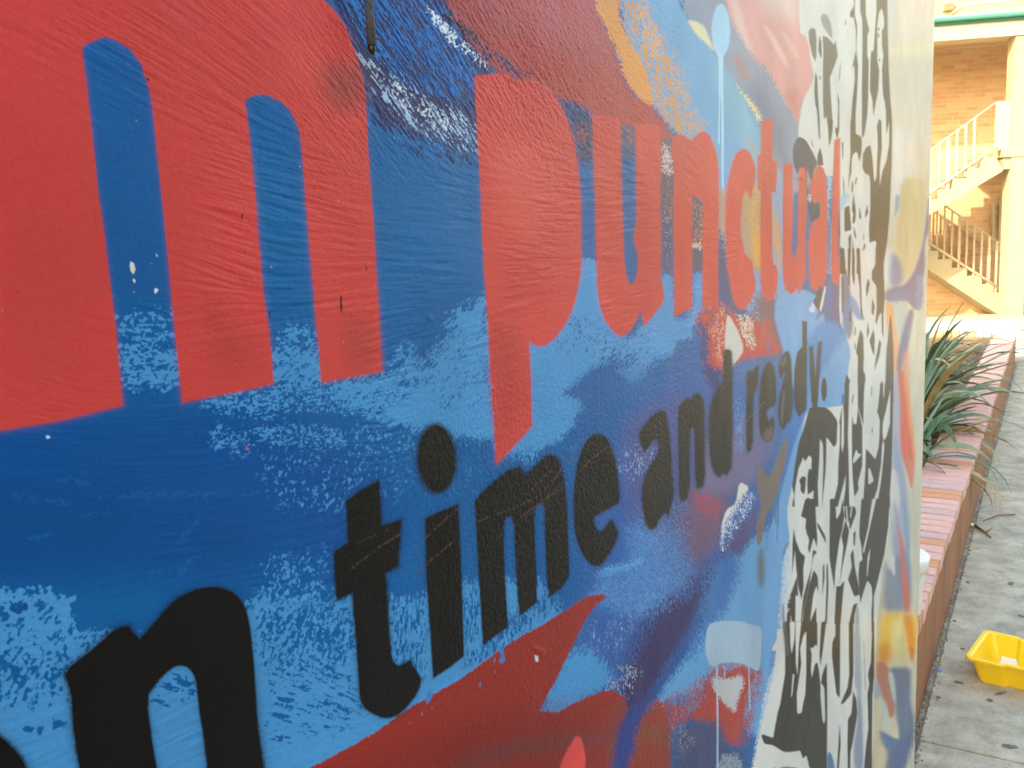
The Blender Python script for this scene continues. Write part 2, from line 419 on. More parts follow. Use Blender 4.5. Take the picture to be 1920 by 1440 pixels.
# ================================================================= THE WALL'S BUILDING MASS
blk = tag(empty('mural_building', (0, 0, 0)), 'large building wall covered in a red, blue and black painted mural with lettering', 'building')
MB().prism([(-9, -0.01), (END_X(-.01) - .0005, -0.01), (END_X(5.3) - .0005, 5.3), (-9, 5.3)], lambda a, c, h: (a, h, c), WALL_Y + 0.003, 6.0).build('body', M['render'], blk)
MB().box((-9.1, WALL_Y - 0.03, 5.302), (WALL_END + 0.25, 6.1, 5.48)).build('roof', M['render'], blk)

# ---- added out-of-view block across the footpath, dims the light reaching the mural
blocker = tag(empty('added_light_blocker', (-9, -4.2, 0)), 'unseen grey block added across the footpath to dim the light on the mural', 'building')
M['blockergrey'] = noisy('light_blocker_grey', (0.10, 0.095, 0.09), (0.16, 0.15, 0.14), scale=9, rough=0.9)
MB().box((-8, -6, -0.01), (13.4, 0, 4.6)).build('wall', M['blockergrey'], blocker)
MB().box((-8.3, -6.3, 4.602), (13.8, 0.45, 4.8)).build('roof', M['browntimber'], blocker)
for k in range(7):  # windows only dress the added block
    f = MB().box((-6.5 + 2.7 * k, 0.002, 1.0), (-5.1 + 2.7 * k, 0.06, 2.3)).build('window', M['cream2'], blocker)
    MB().box((-6.43 + 2.7 * k, 0.061, 1.07), (-5.17 + 2.7 * k, 0.07, 2.23)).build('pane', M['glass'], f)
# ================================================================= THE MURAL
# The painted face is one finely tessellated sheet. Paint layers are laid over each other as colours of the
# paint film; outlines were taken off the photograph and carried onto the wall plane.
fr, fdn, ff = R[:, 0], R[:, 1], R[:, 2]
def X_of(px):       # wall x under pixel column px on the middle row
    r = R @ np.array([px - 960.0, 0.0, FPX]); return r[0] / r[1] * WALL_Y
STEP = 1.42
c_main = np.array([X_of(p) for p in np.arange(-110, 1737, STEP)])
c_main = c_main[c_main < WALL_END - 0.001]
c_left = np.concatenate([np.linspace(-9, -1.2, 6), np.linspace(-1.0, -0.2, 9), np.arange(-0.14, c_main[0] - 0.002, 0.003)])
Xc = np.concatenate([c_left, c_main, [WALL_END]])
yr = np.arange(-40, 1484, STEP)
tt = (yr - 720) / FPX
def col_z(X):
    a0 = R[0, 1] * X + R[1, 1] * WALL_Y; b0 = R[0, 2] * X + R[1, 2] * WALL_Y
    return CAMH + (tt * b0 - a0) / (R[2, 1] - tt * R[2, 2])
Zg = np.stack([col_z(max(X, -0.10)) for X in Xc], 1)            # rows x cols
top = np.array([5.3, 4.0, 2.9])[:, None] * np.ones((1, len(Xc)))
top = np.concatenate([top, Zg[:1] * .35 + 2.9 * .65, Zg[:1] * .8 + 2.9 * .2]); 
bot = np.concatenate([Zg[-1:] * .8, Zg[-1:] * .4, 0 * Zg[-1:] + .0])
Zg = np.concatenate([top, Zg, bot])
Xg = np.broadcast_to(Xc[None], Zg.shape)
NR, NC = Zg.shape
WX, WZ = Xg.ravel().copy(), Zg.ravel().copy()
WX += np.clip((WX - 2.2) / (WALL_END - 2.2), 0, 1) * (END_X(WZ) - WALL_END)      # the far edge leans a little
NV = WX.size
def to_px(X, Z, Y=WALL_Y):
    fw = np.maximum(R[0, 2] * X + R[1, 2] * Y + R[2, 2] * (Z - CAMH), 0.02)
    return 960 + FPX * (R[0, 0] * X + R[1, 0] * Y + R[2, 0] * (Z - CAMH)) / fw, 720 + FPX * (R[0, 1] * X + R[1, 1] * Y + R[2, 1] * (Z - CAMH)) / fw
PX, PY = to_px(np.maximum(WX, -0.14), WZ)
PX = PX.astype(np.float32); PY = PY.astype(np.float32)

# ---------------- noise on the wall plane (metres)
rng = np.random.default_rng(4)
TAB = rng.random((512, 512)).astype(np.float32)
def vn(u, v, seed=0):
    u = u + seed * 17.37; v = v + seed * 9.71
    iu = np.floor(u).astype(np.int32); iv = np.floor(v).astype(np.int32)
    fu = (u - iu).astype(np.float32); fv = (v - iv).astype(np.float32)
    fu = fu * fu * (3 - 2 * fu); fv = fv * fv * (3 - 2 * fv)
    i0 = iu & 511; i1 = (iu + 1) & 511; j0 = iv & 511; j1 = (iv + 1) & 511
    a = TAB[i0, j0]; b = TAB[i1, j0]; c = TAB[i0, j1]; d = TAB[i1, j1]
    return (a + (b - a) * fu) * (1 - fv) + (c + (d - c) * fu) * fv
def eq(n):
    z = (n - n.mean()) / n.std()
    return (0.5 * (1 + np.tanh(0.82 * z))).astype(np.float32)
def aniso(ang, cu, cv, seed):
    a = math.radians(ang); ca, sa = math.cos(a), math.sin(a)
    return vn((WX * ca + WZ * sa) / cu, (-WX * sa + WZ * ca) / cv, seed)
# A speckle: roller stipple, blobs; B: brush dry streaks; C: fine stipple; D: big soft variation
warp = (vn(WX / .012, WZ / .012, 31) - .5) * .006
nA = eq(aniso(40, .0019, .0014, 1) + .9 * aniso(30, .0010, .0009, 2) + .4 * aniso(0, .0005, .0005, 5) + .45 * vn(WX / .007, WZ / .007, 3))
nB = eq(.7 * aniso(-4, .0030, .0009, 6) + .9 * aniso(0, .0015, .0006, 7) + .8 * aniso(60, .0009, .0008, 8) + .4 * aniso(0, .0005, .0005, 19))
nC = eq(aniso(0, .0013, .0013, 9) + .8 * aniso(0, .0007, .0007, 10))
nF = eq(aniso(-40, .008, .0010, 11) + .8 * aniso(-34, .004, .0006, 12) + .7 * aniso(0, .0011, .0011, 13))
nG = eq(.9 * aniso(24, .006, .0010, 14) + .8 * aniso(20, .0028, .0006, 15) + .7 * aniso(0, .0011, .0011, 16))
nV = eq(aniso(78, .0042, .0013, 27) + .8 * aniso(70, .0022, .0009, 28) + .7 * aniso(0, .0011, .0011, 29))
nS = rng.random(NV).astype(np.float32)
nD = eq(vn(WX / .06, WZ / .06, 17) + .5 * vn(WX / .025, WZ / .025, 18))
NZ = dict(A=nA, B=nB, C=nC, F=nF, G=nG, V=nV, S=nS)

# ---------------- outlines
def K(ox, oy, s, txt):
    return [(ox + float(a) / s, oy + float(b) / s) for a, b in (t.split(',') for t in txt.split())]
def A1(t): return K(0, 0, 4, t)
def A2(t): return K(480, 0, 4, t)
def A3(t): return K(960, 0, 4, t)
def A4(t): return K(0, 360, 4, t)
def A5(t): return K(480, 360, 4, t)
def A6(t): return K(960, 360, 4, t)
def B1(t): return K(0, 720, 4, t)
def B2(t): return K(480, 720, 4, t)
def B3(t): return K(960, 720, 4, t)
def B4(t): return K(0, 1080, 4, t)
def B5(t): return K(480, 1080, 4, t)
def B6(t): return K(960, 1080, 4, t)
q = 16 / 3
def F1(t): return K(1420, 0, q, t)
def F2(t): return K(1420, 240, q, t)
def F3(t): return K(1420, 480, q, t)
def F4(t): return K(1420, 720, q, t)
def F5(t): return K(1420, 950, q, t)
def F6(t): return K(1420, 1170, q, t)
def G1(t): return K(1240, 150, q, t)
def G2(t): return K(1240, 400, q, t)
def G3(t): return K(1240, 620, q, t)
def G4(t): return K(1240, 840, q, t)
def R1(t): return K(1620, 0, 3.6, t)
def R2(t): return K(1620, 350, 3.6, t)
def R3(t): return K(1620, 700, 3.6, t)
def R4(t): return K(1620, 1040, 3.6, t)
def PXY(t): return K(0, 0, 1, t)
def ell(cx, cy, rx, ry, rot=0, n=28):
    a = math.radians(rot)
    return [(cx + rx * math.cos(t) * math.cos(a) - ry * math.sin(t) * math.sin(a), cy + rx * math.cos(t) * math.sin(a) + ry * math.sin(t) * math.cos(a)) for t in [2 * math.pi * k / n for k in range(n)]]
def smooth(p, it=1):
    if it < 0:        # corners eased by a fixed small radius
        o = []
        for i in range(len(p)):
            a, b = p[i], p[(i + 1) % len(p)]
            l = math.hypot(b[0] - a[0], b[1] - a[1]) + 1e-6; k = min(.3, 2.2 / l)
            o += [(a[0] + (b[0] - a[0]) * k, a[1] + (b[1] - a[1]) * k), (b[0] - (b[0] - a[0]) * k, b[1] - (b[1] - a[1]) * k)]
        return o
    for _ in range(it):
        o = []
        for i in range(len(p)):
            a, b = p[i], p[(i + 1) % len(p)]
            o += [(a[0] * .8 + b[0] * .2, a[1] * .8 + b[1] * .2), (a[0] * .2 + b[0] * .8, a[1] * .2 + b[1] * .8)]
        p = o
    return p

def sdist(P, pad):
    P = np.array(P, np.float32)
    x0, y0 = P.min(0) - pad; x1, y1 = P.max(0) + pad
    idx = np.nonzero((PX > x0) & (PX < x1) & (PY > y0) & (PY < y1))[0]
    if idx.size == 0: return idx, None
    x = PX[idx]; y = PY[idx]
    d2 = np.full(idx.size, 1e12, np.float32); ins = np.zeros(idx.size, bool)
    n = len(P)
    for i in range(n):
        ax, ay = P[i]; bx, by = P[(i + 1) % n]
        ex, ey = bx - ax, by - ay
        L2 = ex * ex + ey * ey
        if L2 < 1e-9: continue
        t = np.clip(((x - ax) * ex + (y - ay) * ey) / L2, 0, 1)
        qx = x - ax - t * ex; qy = y - ay - t * ey
        np.minimum(d2, qx * qx + qy * qy, out=d2)
        if ay != by:
            c = (ay > y) != (by > y)
            ins ^= c & (x < ex * (y - ay) / ey + ax)
    return idx, np.sqrt(d2) * np.where(ins, 1, -1)

RGB = np.zeros((NV, 3), np.float32)
HT = np.zeros(NV, np.float32)
OWN = np.zeros(NV, np.int16)
def sst(a, b, x):
    t = np.clip((x - a) / (b - a), 0, 1); return t * t * (3 - 2 * t)
def L(col, P, w=1.3, dry=0, n='A', a=1.0, dens=0.0, rough=0, r=0, th=0.0, own=0, crisp=.10, bias=0.0, sm=1, cut=None):
    if r is not None and sm: P = smooth(P, sm)
    pad = max(w, dry, rough) * 1.2 + 2
    idx, s = sdist(P, pad)
    if s is None: return
    Q = NZ[n][idx]
    if rough: s = s + rough * (nC[idx] + nB[idx] - 1)
    if dry:
        if dens:
            D = min(dry, 34) * .8
            cov = (1 - dens) * np.clip((s + .35 * D) / D, 0, 1)
        else:
            cov = np.clip(.5 + (s / (2 * dry)) + bias, 0, 1)
        al = sst(1 - cov - crisp, 1 - cov + crisp, Q)
        al = np.where(cov <= 0.0, 0, al); al = np.where(cov >= 1.0, 1, al)
    else:
        al = sst(-w, w, s)
    al = (al * a).astype(np.float32)
    c = lin(col).astype(np.float32)
    RGB[idx] += (c - RGB[idx]) * al[:, None]
    if th: HT[idx] = HT[idx] + al * th
    if own: OWN[idx[al > .5]] = own
    return idx, s, al

BLUE = (0, 94, 160); DBLUE = (0, 80, 152); MBLUE = (0, 98, 160); LB = (70, 148, 208); NAVY = (48, 52, 104); BB = (0, 104, 190)
RED = (208, 70, 67); BRED = (170, 58, 50); MAR = (168, 70, 74); ORG = (228, 150, 74); PINK = (222, 152, 152)
WHT = (216, 217, 214); BLK = (20, 19, 20); CREAM = (205, 199, 178); PURP = (112, 104, 148); GREY = (134, 150, 182)
BIG = 3000

# ---------------- ground coats
RGB[:] = lin(BLUE)
L(DBLUE, PXY('-3000,790 230,770 480,760 700,850 760,960 700,1060 400,1085 -3000,1120'), w=70)
L((0, 74, 140), PXY('-3000,900 200,900 450,940 500,1040 300,1080 -3000,1090'), w=60, a=.8)
L((8, 84, 148), B1('400,440 800,400 1000,430 900,520 600,540'), w=20, a=.5, dry=0)
# lighter pulls in the deep blue
for t in (B1('90,830 330,860 520,880 500,900 300,885 120,850'), B1('700,860 900,840 1100,820 1500,825 1920,815 1920,835 1400,845 1000,848'), B1('600,985 800,968 820,975 650,1000'), B1('560,735 640,730 700,760 620,765'), B1('1310,1170 1430,1080 1520,980 1530,990 1440,1100 1340,1185'), B1('230,1150 370,1130 360,1150 240,1175'), B1('1120,1425 1240,1390 1200,1415 1130,1435'), B1('1330,1450 1460,1270 1500,1290 1400,1340'), B1('400,720 560,690 660,640 600,700 460,740')):
    L((14, 98, 162), t, w=3, dry=6, n='B', a=.6)
# blue between letters, warmer
L(MBLUE, A5('-400,-300 500,-300 1760,-300 1760,500 1700,900 900,1000 -400,900'), w=60, a=.85)
L((22, 92, 160), PXY('150,60 330,60 345,560 200,560'), w=20, a=.8)

# ---------------- light blue passages
L(LB, B4('-9000,60 40,70 90,110 300,112 400,120 480,150 545,185 548,230 580,370 700,430 800,440 1300,470 1900,200 1920,180 3100,160 3200,160 3300,40 4200,20 4200,900 3000,2400 -9000,2400'), dry=13, n='A', th=.00004)
L(BLUE, B4('-9000,100 100,150 300,150 420,220 450,400 480,560 420,740 300,900 100,930 -9000,800'), dry=75, n='A', dens=.68)
L(DBLUE, B4('60,200 180,180 240,220 200,300 90,290'), dry=14)
L(BLUE, B4('1130,870 1240,780 1340,700 1440,740 1480,930 1300,960 1130,1000'), dry=34, n='F', dens=.36)
for c in ('390,1080 460,1065 510,1110 450,1150 395,1150', '180,1140 250,1130 240,1160 190,1165', '290,1130 320,1120 300,1180 285,1185'):
    L(BLUE, B4(c), dry=4)
# blue speckles in the pale passage between n and t
L(BLUE, B5('0,200 720,180 740,640 500,700 60,720 0,600'), dry=85, n='A', dens=.56)
L(BLUE, B5('60,880 760,760 800,1000 560,1180 60,1200'), dry=60, n='F', dens=.74)
L(BLUE, B5('1000,60 1290,30 1300,700 1180,820 1050,690 1000,400'), dry=80, n='V', dens=.58)
L(BLUE, B5('1560,0 1660,0 1690,500 1560,600'), dry=40, n='V', dens=.45)
L(BLUE, PXY('940,1150 1090,1080 1140,1080 1110,1110 1000,1170 950,1215 860,1255 880,1230'), dry=30, n='V', dens=.42)
# upper speckle near the top edge of the pale passage
# dry light band under the red m
L(LB, PXY('218,580 345,575 345,650 225,650'), dry=24, n='B', dens=.62)
L(LB, PXY('212,640 345,650 340,735 222,730'), dry=40, n='B', dens=.28)
L(LB, PXY('500,650 600,660 605,720 512,722'), dry=40, n='G', dens=.30)
L(LB, PXY('350,752 512,722 520,600 600,610 604,716 720,700 800,760 760,800 600,765 480,790'), dry=30, n='B', dens=.52)
L(LB, PXY('480,790 640,800 650,840 600,850 470,830'), dry=22, n='B', dens=.60)
L(LB, PXY('380,790 480,800 480,860 400,850'), dry=22, n='B', dens=.78)
L(LB, PXY('600,720 720,690 790,720 820,780 720,800'), dry=34, n='G', dens=.35)
L(LB, A5('1100,1150 1150,1180 1220,1290 1380,1300 1320,1180 1500,1040 1400,980 1560,870 1720,780 1740,1000 1760,1440 900,1440 900,1400 1080,1300'), dry=17, n='G')
L(LB, A5('1330,1170 1720,960 1760,1500 1300,1500'), dry=16, n='G')
L(LB, B2('1200,-60 1780,-60 1800,400 1700,440 1500,420 1350,360 1130,330 900,260 1000,150 1150,60'), dry=12, n='G', th=.00005)
L(BLUE, B2('1480,410 1790,440 1795,520 1500,470'), dry=16, n='C')
# light blue right of the p and under the u
L(LB, PXY('1080,486 1124,486 1126,560 1170,640 1210,600 1235,560 1238,512 1264,512 1264,600 1298,590 1300,508 1320,508 1322,575 1302,610 1292,640 1270,640 1258,672 1212,712 1190,724 1150,700 1112,690 1084,716 1052,736 1092,752 1093,770 1066,808 1050,824 1015,842 955,850 925,845 900,560 1000,600'), dry=7, n='G', th=.00005)
L(BLUE, A6('640,1340 760,1200 900,1250 840,1330 760,1420 640,1440'), dry=22, n='G')
L(BLUE, A6('1000,1330 1100,1260 1180,1240 1150,1300 980,1440'), dry=12, n='G')
L(DBLUE, A6('440,900 560,1000 520,1080 440,1010'), dry=20, n='G', dens=.72)
L(BLUE, B3('0,490 200,500 190,580 0,600'), dry=14, n='C', dens=.4)
L(LB, B3('-60,470 220,480 170,600 -60,560'), dry=22, n='C', dens=.45)
L((20, 96, 160), PXY('1095,705 1270,690 1330,640 1330,760 1210,800 1100,800'), w=40, a=.8)

for t, d_, n_ in ((PXY('480,1050 640,1010 640,1130 480,1135'), .80, 'A'), (PXY('470,840 560,850 760,840 800,900 700,960 560,970 480,920'), .88, 'A'), (PXY('640,790 790,800 870,840 800,860 640,880'), .86, 'A'),
                   (PXY('640,880 900,860 900,930 700,930'), .93, 'A'), (PXY('560,880 680,880 700,930 560,960'), .9, 'A'), (PXY('1060,830 1130,840 1160,860 1100,880'), .9, 'A')):
    L(LB, t, dry=34, n=n_, dens=d_)
L(BLUE, PXY('-200,1140 140,1150 200,1200 130,1260 140,1330 -200,1330'), dry=20, n='A', dens=.76)
L(BLUE, PXY('500,1140 665,1140 672,1230 500,1230'), dry=20, n='A', dens=.48)
L(BLUE, PXY('500,1230 672,1235 680,1360 560,1400 500,1400'), dry=30, n='F', dens=.80)
L((20, 60, 110), PXY('995,590 1240,600 1210,710 1100,680 1000,640'), dry=30, n='G', dens=.90)
L((20, 60, 110), PXY('700,700 900,600 915,800 800,760'), dry=30, n='G', dens=.92)
# ---------------- navy sweep at the top
L(NAVY, PXY('620,-80 860,-80 925,130 905,298 895,297 830,276 760,255 700,228 690,180 660,90 640,40'), dry=12, n='F', th=.00004)
L(BB, PXY('625,-80 900,-80 860,60 900,120 900,200 760,180 690,110 655,60'), dry=60, n='F', dens=.52)
L(BB, PXY('700,-60 800,-60 905,130 900,180 760,70'), dry=40, n='F', dens=.62)
L((20, 120, 200), PXY('650,-20 700,20 740,120 700,110 660,50'), dry=24, n='F', dens=.55)
L((165, 200, 232), PXY('668,88 700,104 740,134 800,172 860,205 905,245 905,298 850,280 770,240 705,180 676,130'), dry=26, n='F', dens=.78)
L((215, 230, 242), PXY('680,105 740,150 800,190 860,225 860,255 780,225 715,165'), dry=16, n='A', dens=.86)
L((215, 230, 242), PXY('790,8 812,12 850,55 900,90 930,118 905,135 880,105 830,70'), dry=11, n='A', dens=.6)
L((70, 130, 190), PXY('700,225 900,235 905,300 800,275'), dry=40, n='C', dens=.82)
L((30, 50, 100), PXY('720,262 905,300 905,318 800,300'), dry=14, n='A', dens=.6)

# ---------------- maroon field, orange, pale blue, lavender, pink across the top
L(MAR, PXY('785,-80 1112,-80 1120,0 1135,50 1160,105 1168,150 1195,190 1220,205 1245,235 1262,262 1268,330 1240,262 1190,262 1150,240 1115,262 1105,200 1050,185 1000,160 960,150 925,130 870,70'), dry=6, n='F', th=.00006)
L((196, 96, 104), PXY('850,-80 1110,-80 1150,100 1000,60'), w=60, a=.55)
L((186, 54, 50), PXY('900,60 1160,130 1262,262 1150,240 1000,160'), w=30, a=.55)
L(NAVY, PXY('800,-30 840,5 900,70 950,110 1000,140 985,150 925,130 880,85 820,20'), dry=16, n='A', dens=.55)
L((36, 40, 70), A2('1390,50 1430,110 1530,160 1660,290 1640,300 1520,210 1400,120'), dry=5, n='A')
L((50, 60, 110), PXY('1048,185 1112,214 1114,305 1086,305 1070,230'), dry=8, n='A')
L((160, 80, 80), PXY('1062,225 1112,225 1114,300 1078,300'), dry=40, n='A', dens=.72)
L((50, 80, 130), PXY('1160,236 1192,236 1192,300 1165,300'), dry=6, n='A')
L((150, 90, 90), PXY('1160,236 1192,236 1192,280 1165,280'), dry=30, n='A', dens=.5)
LB3 = (104, 164, 212)
L((150, 146, 174), PXY('1262,-80 1560,-80 1560,150 1530,360 1430,360 1345,160'), w=4)
L(PINK, PXY('1470,-80 1560,-80 1560,150 1510,200 1490,150'), w=6)
L(LB3, PXY('1150,-80 1262,-80 1280,20 1310,55 1345,110 1385,160 1432,240 1445,300 1460,330 1480,420 1470,620 1430,640 1350,480 1345,370 1290,260 1265,250 1215,190 1175,90'), dry=6, n='A')
L((124, 178, 206), PXY('1330,110 1385,165 1425,240 1430,330 1400,300 1360,210'), w=16, a=.8)
L(ORG, PXY('1108,-80 1155,-80 1160,20 1172,60 1195,100 1212,130 1222,160 1228,190 1222,202 1200,190 1170,148 1160,100 1135,50 1118,20'), dry=4, n='A', th=.00006)
L(ORG, PXY('1155,-80 1195,-80 1230,50 1262,90 1285,150 1300,200 1330,250 1290,262 1240,240 1215,150 1180,80 1160,20'), dry=34, n='A', dens=.45)
L((233, 164, 104), PXY('1195,-20 1225,30 1242,80 1240,120 1205,80 1190,20'), dry=16, n='A', dens=.35)
L((186, 50, 46), PXY('1168,140 1190,180 1235,200 1262,262 1268,300 1230,262 1190,230'), dry=16, n='A', dens=.45)
GRY = (136, 146, 172)
L(GRY, PXY('1262,-80 1355,-80 1365,30 1395,60 1412,130 1440,140 1470,165 1490,200 1503,262 1495,330 1480,400 1448,300 1430,240 1385,160 1345,95 1290,45'), dry=5, n='C')
L((98, 106, 140), PXY('1410,150 1440,180 1470,240 1480,330 1440,260 1400,180'), w=18, a=.7)
L((176, 122, 128), PXY('1378,95 1400,120 1410,150 1392,150 1372,110'), w=5, a=.7)
L((226, 216, 176), A3('1310,150 1380,160 1440,195 1480,290 1520,390 1460,330 1380,260'), w=3)
L((230, 212, 150), G1('735,30 800,130 900,200 1000,370 1010,400 985,440 940,340 850,210'), dry=4, n='C')
L((196, 160, 120), G1('850,560 950,700 980,740 900,700'), w=4, a=.6)
L(PINK, PXY('1350,-80 1500,-80 1503,60 1515,110 1525,145 1502,190 1497,235 1488,215 1465,180 1440,130 1412,110 1385,60 1362,15'), dry=5, n='C')
L((232, 206, 204), PXY('1400,-60 1500,-60 1500,50 1440,20'), w=26, a=.7)
L((236, 196, 188), F1('60,250 120,290 200,420 280,560 320,700 240,600 150,440'), w=4, a=.7)
L((236, 200, 190), F1('220,300 290,340 420,560 400,600 300,440'), w=5, a=.5)
L((205, 110, 105), PXY('1470,175 1500,160 1500,235 1490,215'), w=10, a=.6)
L((224, 200, 190), PXY('1362,-20 1378,-20 1400,60 1415,100 1402,90 1380,50'), w=6, a=.6)
# pale paddle with runs
L((158, 206, 238), ell(1351.5, 57, 17.5, 50), w=2.5, th=.00004)
L((170, 214, 242), PXY('1346,100 1356,100 1357,362 1354,362 1352,200'), w=.9, th=.0001, sm=0)
L((170, 214, 242), PXY('1347,100 1350,100 1349.5,268 1346.8,272 1347,200'), w=.9, th=.0001, sm=0)

# ---------------- between the later letters
L((76, 82, 118), PXY('1236,262 1265,262 1266,512 1240,512 1236,400'), dry=5, n='A')
L((176, 110, 100), PXY('1238,258 1265,270 1266,420 1240,420'), dry=60, n='A', dens=.72)
L((220, 190, 188), PXY('1240,265 1256,275 1262,300 1262,330 1240,325'), dry=12, n='C', dens=.3)
L((200, 206, 226), PXY('1242,400 1262,405 1263,500 1243,495'), dry=30, n='A', dens=.9)
L((76, 82, 112), PXY('1296,360 1320,380 1320,510 1296,510'), dry=4)
L((205, 120, 84), PXY('1297,370 1320,380 1320,460 1297,460'), dry=24, n='A', dens=.6)
L((228, 196, 180), PXY('1297,455 1320,458 1320,470 1297,465'), dry=7, n='A', dens=.3)
L((190, 140, 112), PXY('1344,360 1362,350 1362,440 1347,450'), w=5, a=.8)
L((70, 76, 120), PXY('1346,425 1362,460 1375,560 1420,640 1440,560 1418,490 1440,520 1455,560 1465,640 1440,640 1395,610 1350,560'), dry=7, n='C')
L((178, 150, 120), PXY('1388,345 1428,345 1428,520 1412,500 1390,460'), w=4)
L((214, 164, 96), PXY('1395,345 1428,345 1428,500 1412,490 1404,420'), dry=18, n='C', dens=.3)
L((224, 156, 62), PXY('1410,440 1428,430 1430,500 1413,500'), w=6, a=.8)
L((132, 168, 204), PXY('1446,300 1470,330 1472,520 1448,520'), w=3)
L((228, 158, 80), PXY('1448,370 1462,420 1466,470 1462,510 1452,480 1447,430'), dry=7, n='B', dens=.25)
L((120, 90, 104), PXY('1408,560 1450,540 1465,640 1450,700 1420,640'), dry=14, n='C')

# ---------------- lower middle: purples, blues, reds
L((44, 94, 166), PXY('1090,1000 1180,800 1260,700 1330,640 1420,800 1470,860 1400,1060 1330,1140 1180,1330 1110,1310 1060,1200 1100,1100'), w=30)
L((86, 86, 140), PXY('1165,800 1260,740 1340,760 1400,850 1380,930 1330,1040 1300,1100 1230,1040 1180,960'), w=34, a=.75)
L((124, 112, 150), PXY('1330,820 1430,800 1440,850 1420,900 1360,930 1310,930 1310,850'), w=20, a=.85)
L((120, 84, 110), PXY('1290,910 1360,930 1370,960 1350,1020 1290,1060 1270,980'), w=20, a=.8)
L((170, 74, 90), PXY('1295,918 1350,932 1358,960 1335,980 1300,950'), dry=14, n='A', dens=.35)
L((160, 190, 226), PXY('1150,860 1200,825 1245,830 1235,875 1200,900 1155,895'), dry=36, n='V', dens=.85, a=.85)
L((76, 136, 200), PXY('1180,985 1260,1000 1300,1060 1250,1150 1170,1150 1110,1120 1130,1080 1185,1060'), w=26, a=.45)
L((84, 146, 208), PXY('1170,975 1270,990 1310,1060 1260,1160 1170,1160 1100,1120 1130,1070 1180,1050'), dry=60, n='C', dens=.55, a=.75)
L((96, 146, 204), PXY('1190,930 1290,930 1300,1030 1200,1030'), dry=60, n='C', dens=.68, a=.8)
L((150, 178, 214), PXY('1080,1180 1150,1160 1240,1080 1300,1090 1240,1180 1180,1240 1110,1230'), dry=60, n='V', dens=.88, a=.7)
L((86, 154, 214), B3('640,1420 700,1390 860,1350 980,1300 960,1360 800,1400 660,1440'), dry=7, n='B')
L((60, 140, 205), PXY('1040,1330 1075,1240 1100,1230 1150,1270 1125,1290 1090,1310 1045,1338 1012,1336'), dry=6, n='C')
L(LB, PXY('1062,1225 1100,1215 1150,1260 1130,1292 1100,1305 1080,1318 1045,1336 1012,1335 1030,1300'), dry=14, n='G')
L((54, 46, 96), PXY('1345,1060 1395,1030 1330,1140 1260,1240 1210,1330 1160,1440 1120,1500 1130,1420 1170,1320 1155,1290 1200,1210 1230,1150 1300,1110'), dry=22, n='V', bias=.12)
L((190, 204, 232), PXY('1120,1305 1150,1265 1165,1235 1205,1250 1195,1290 1175,1310 1130,1305'), dry=22, n='V', dens=.78, a=.8)
L((48, 92, 160), PXY('1365,1080 1330,1140 1290,1220 1240,1310 1200,1350 1240,1310 1300,1240 1345,1160 1365,1110'), dry=12, n='F')
L((18, 84, 158), PXY('1330,1090 1290,1180 1230,1290 1190,1350 1210,1360 1280,1270 1340,1170'), w=14, a=.8)
L((92, 158, 212), PXY('1372,1040 1440,990 1490,960 1500,1000 1450,1300 1420,1400 1345,1270 1335,1270 1310,1300 1260,1310 1245,1320 1225,1330 1240,1300 1290,1230 1330,1160 1365,1100'), dry=8, n='G')
L((52, 116, 182), PXY('1330,1070 1372,1035 1385,1060 1372,1110 1350,1150 1325,1200 1290,1240 1310,1180'), dry=16, n='F')
L((44, 112, 186), PXY('1360,1040 1385,1050 1375,1100 1345,1160 1340,1120'), dry=10, n='V')

# red corner wedge and its neighbours
REDB = (152, 46, 40)
L(REDB, PXY('560,1452 700,1375 770,1325 860,1275 935,1220 980,1190 1020,1170 1064,1142 1100,1118 1131,1114 1136,1120 1118,1134 1100,1158 1080,1198 1062,1235 1040,1280 1026,1305 1012,1333 1045,1336 1070,1322 1100,1308 1130,1295 1150,1294 1172,1308 1176,1330 1165,1360 1155,1400 1140,1500 1100,4000 -500,4000 300,1600'), rough=2.2, w=1.1, th=.00014, sm=0)
for t in ('1290,890 1305,870 1325,890 1305,935 1270,958 1290,920', '1740,620 1750,570 1765,565 1760,600 1750,615', '1820,560 1850,520 1860,590 1868,630 1845,662 1815,635 1840,610', '1780,640 1790,600 1795,630 1785,660', '1670,800 1685,800 1690,830 1678,835', '1235,1025 1245,1022 1248,1040 1240,1046', '1312,975 1320,972 1320,990 1314,990', '1788,710 1796,708 1796,730 1790,732', '1146,1098 1153,1098 1152,1110 1147,1110', '1530,680 1600,655 1640,640 1600,680 1540,700'):
    L((66, 124, 190), B5(t), w=1.0, sm=0)
L((128, 40, 38), PXY('560,1480 760,1390 960,1330 1160,1330 1140,1500 700,1700'), w=40, a=.6)
L((124, 54, 54), PXY('830,1440 900,1400 1000,1380 1150,1368 1155,1392 1000,1410 900,1440 860,1460'), dry=12, n='B')
L((226, 78, 74), PXY('1045,1450 1060,1410 1080,1378 1090,1384 1098,1420 1096,1450'), w=2.5)
for c in ('1275,900 1300,860 1320,890 1300,930 1275,960', ):
    L((60, 120, 190), B5(c), dry=3, n='C')
L((120, 62, 60), PXY('1150,1310 1172,1308 1178,1340 1160,1400 1140,1440 1135,1400'), dry=14, n='A', dens=.5)
L((44, 62, 136), PXY('1172,1340 1210,1300 1215,1340 1195,1380 1185,1440 1170,1500 1130,1500 1150,1420'), dry=10, n='A')
L((150, 56, 44), PXY('1200,1360 1222,1318 1240,1316 1262,1340 1262,1500 1160,1500 1190,1400'), dry=10, n='A')
L((130, 76, 56), PXY('1200,1360 1262,1360 1258,1400 1200,1390'), w=6, a=.6)
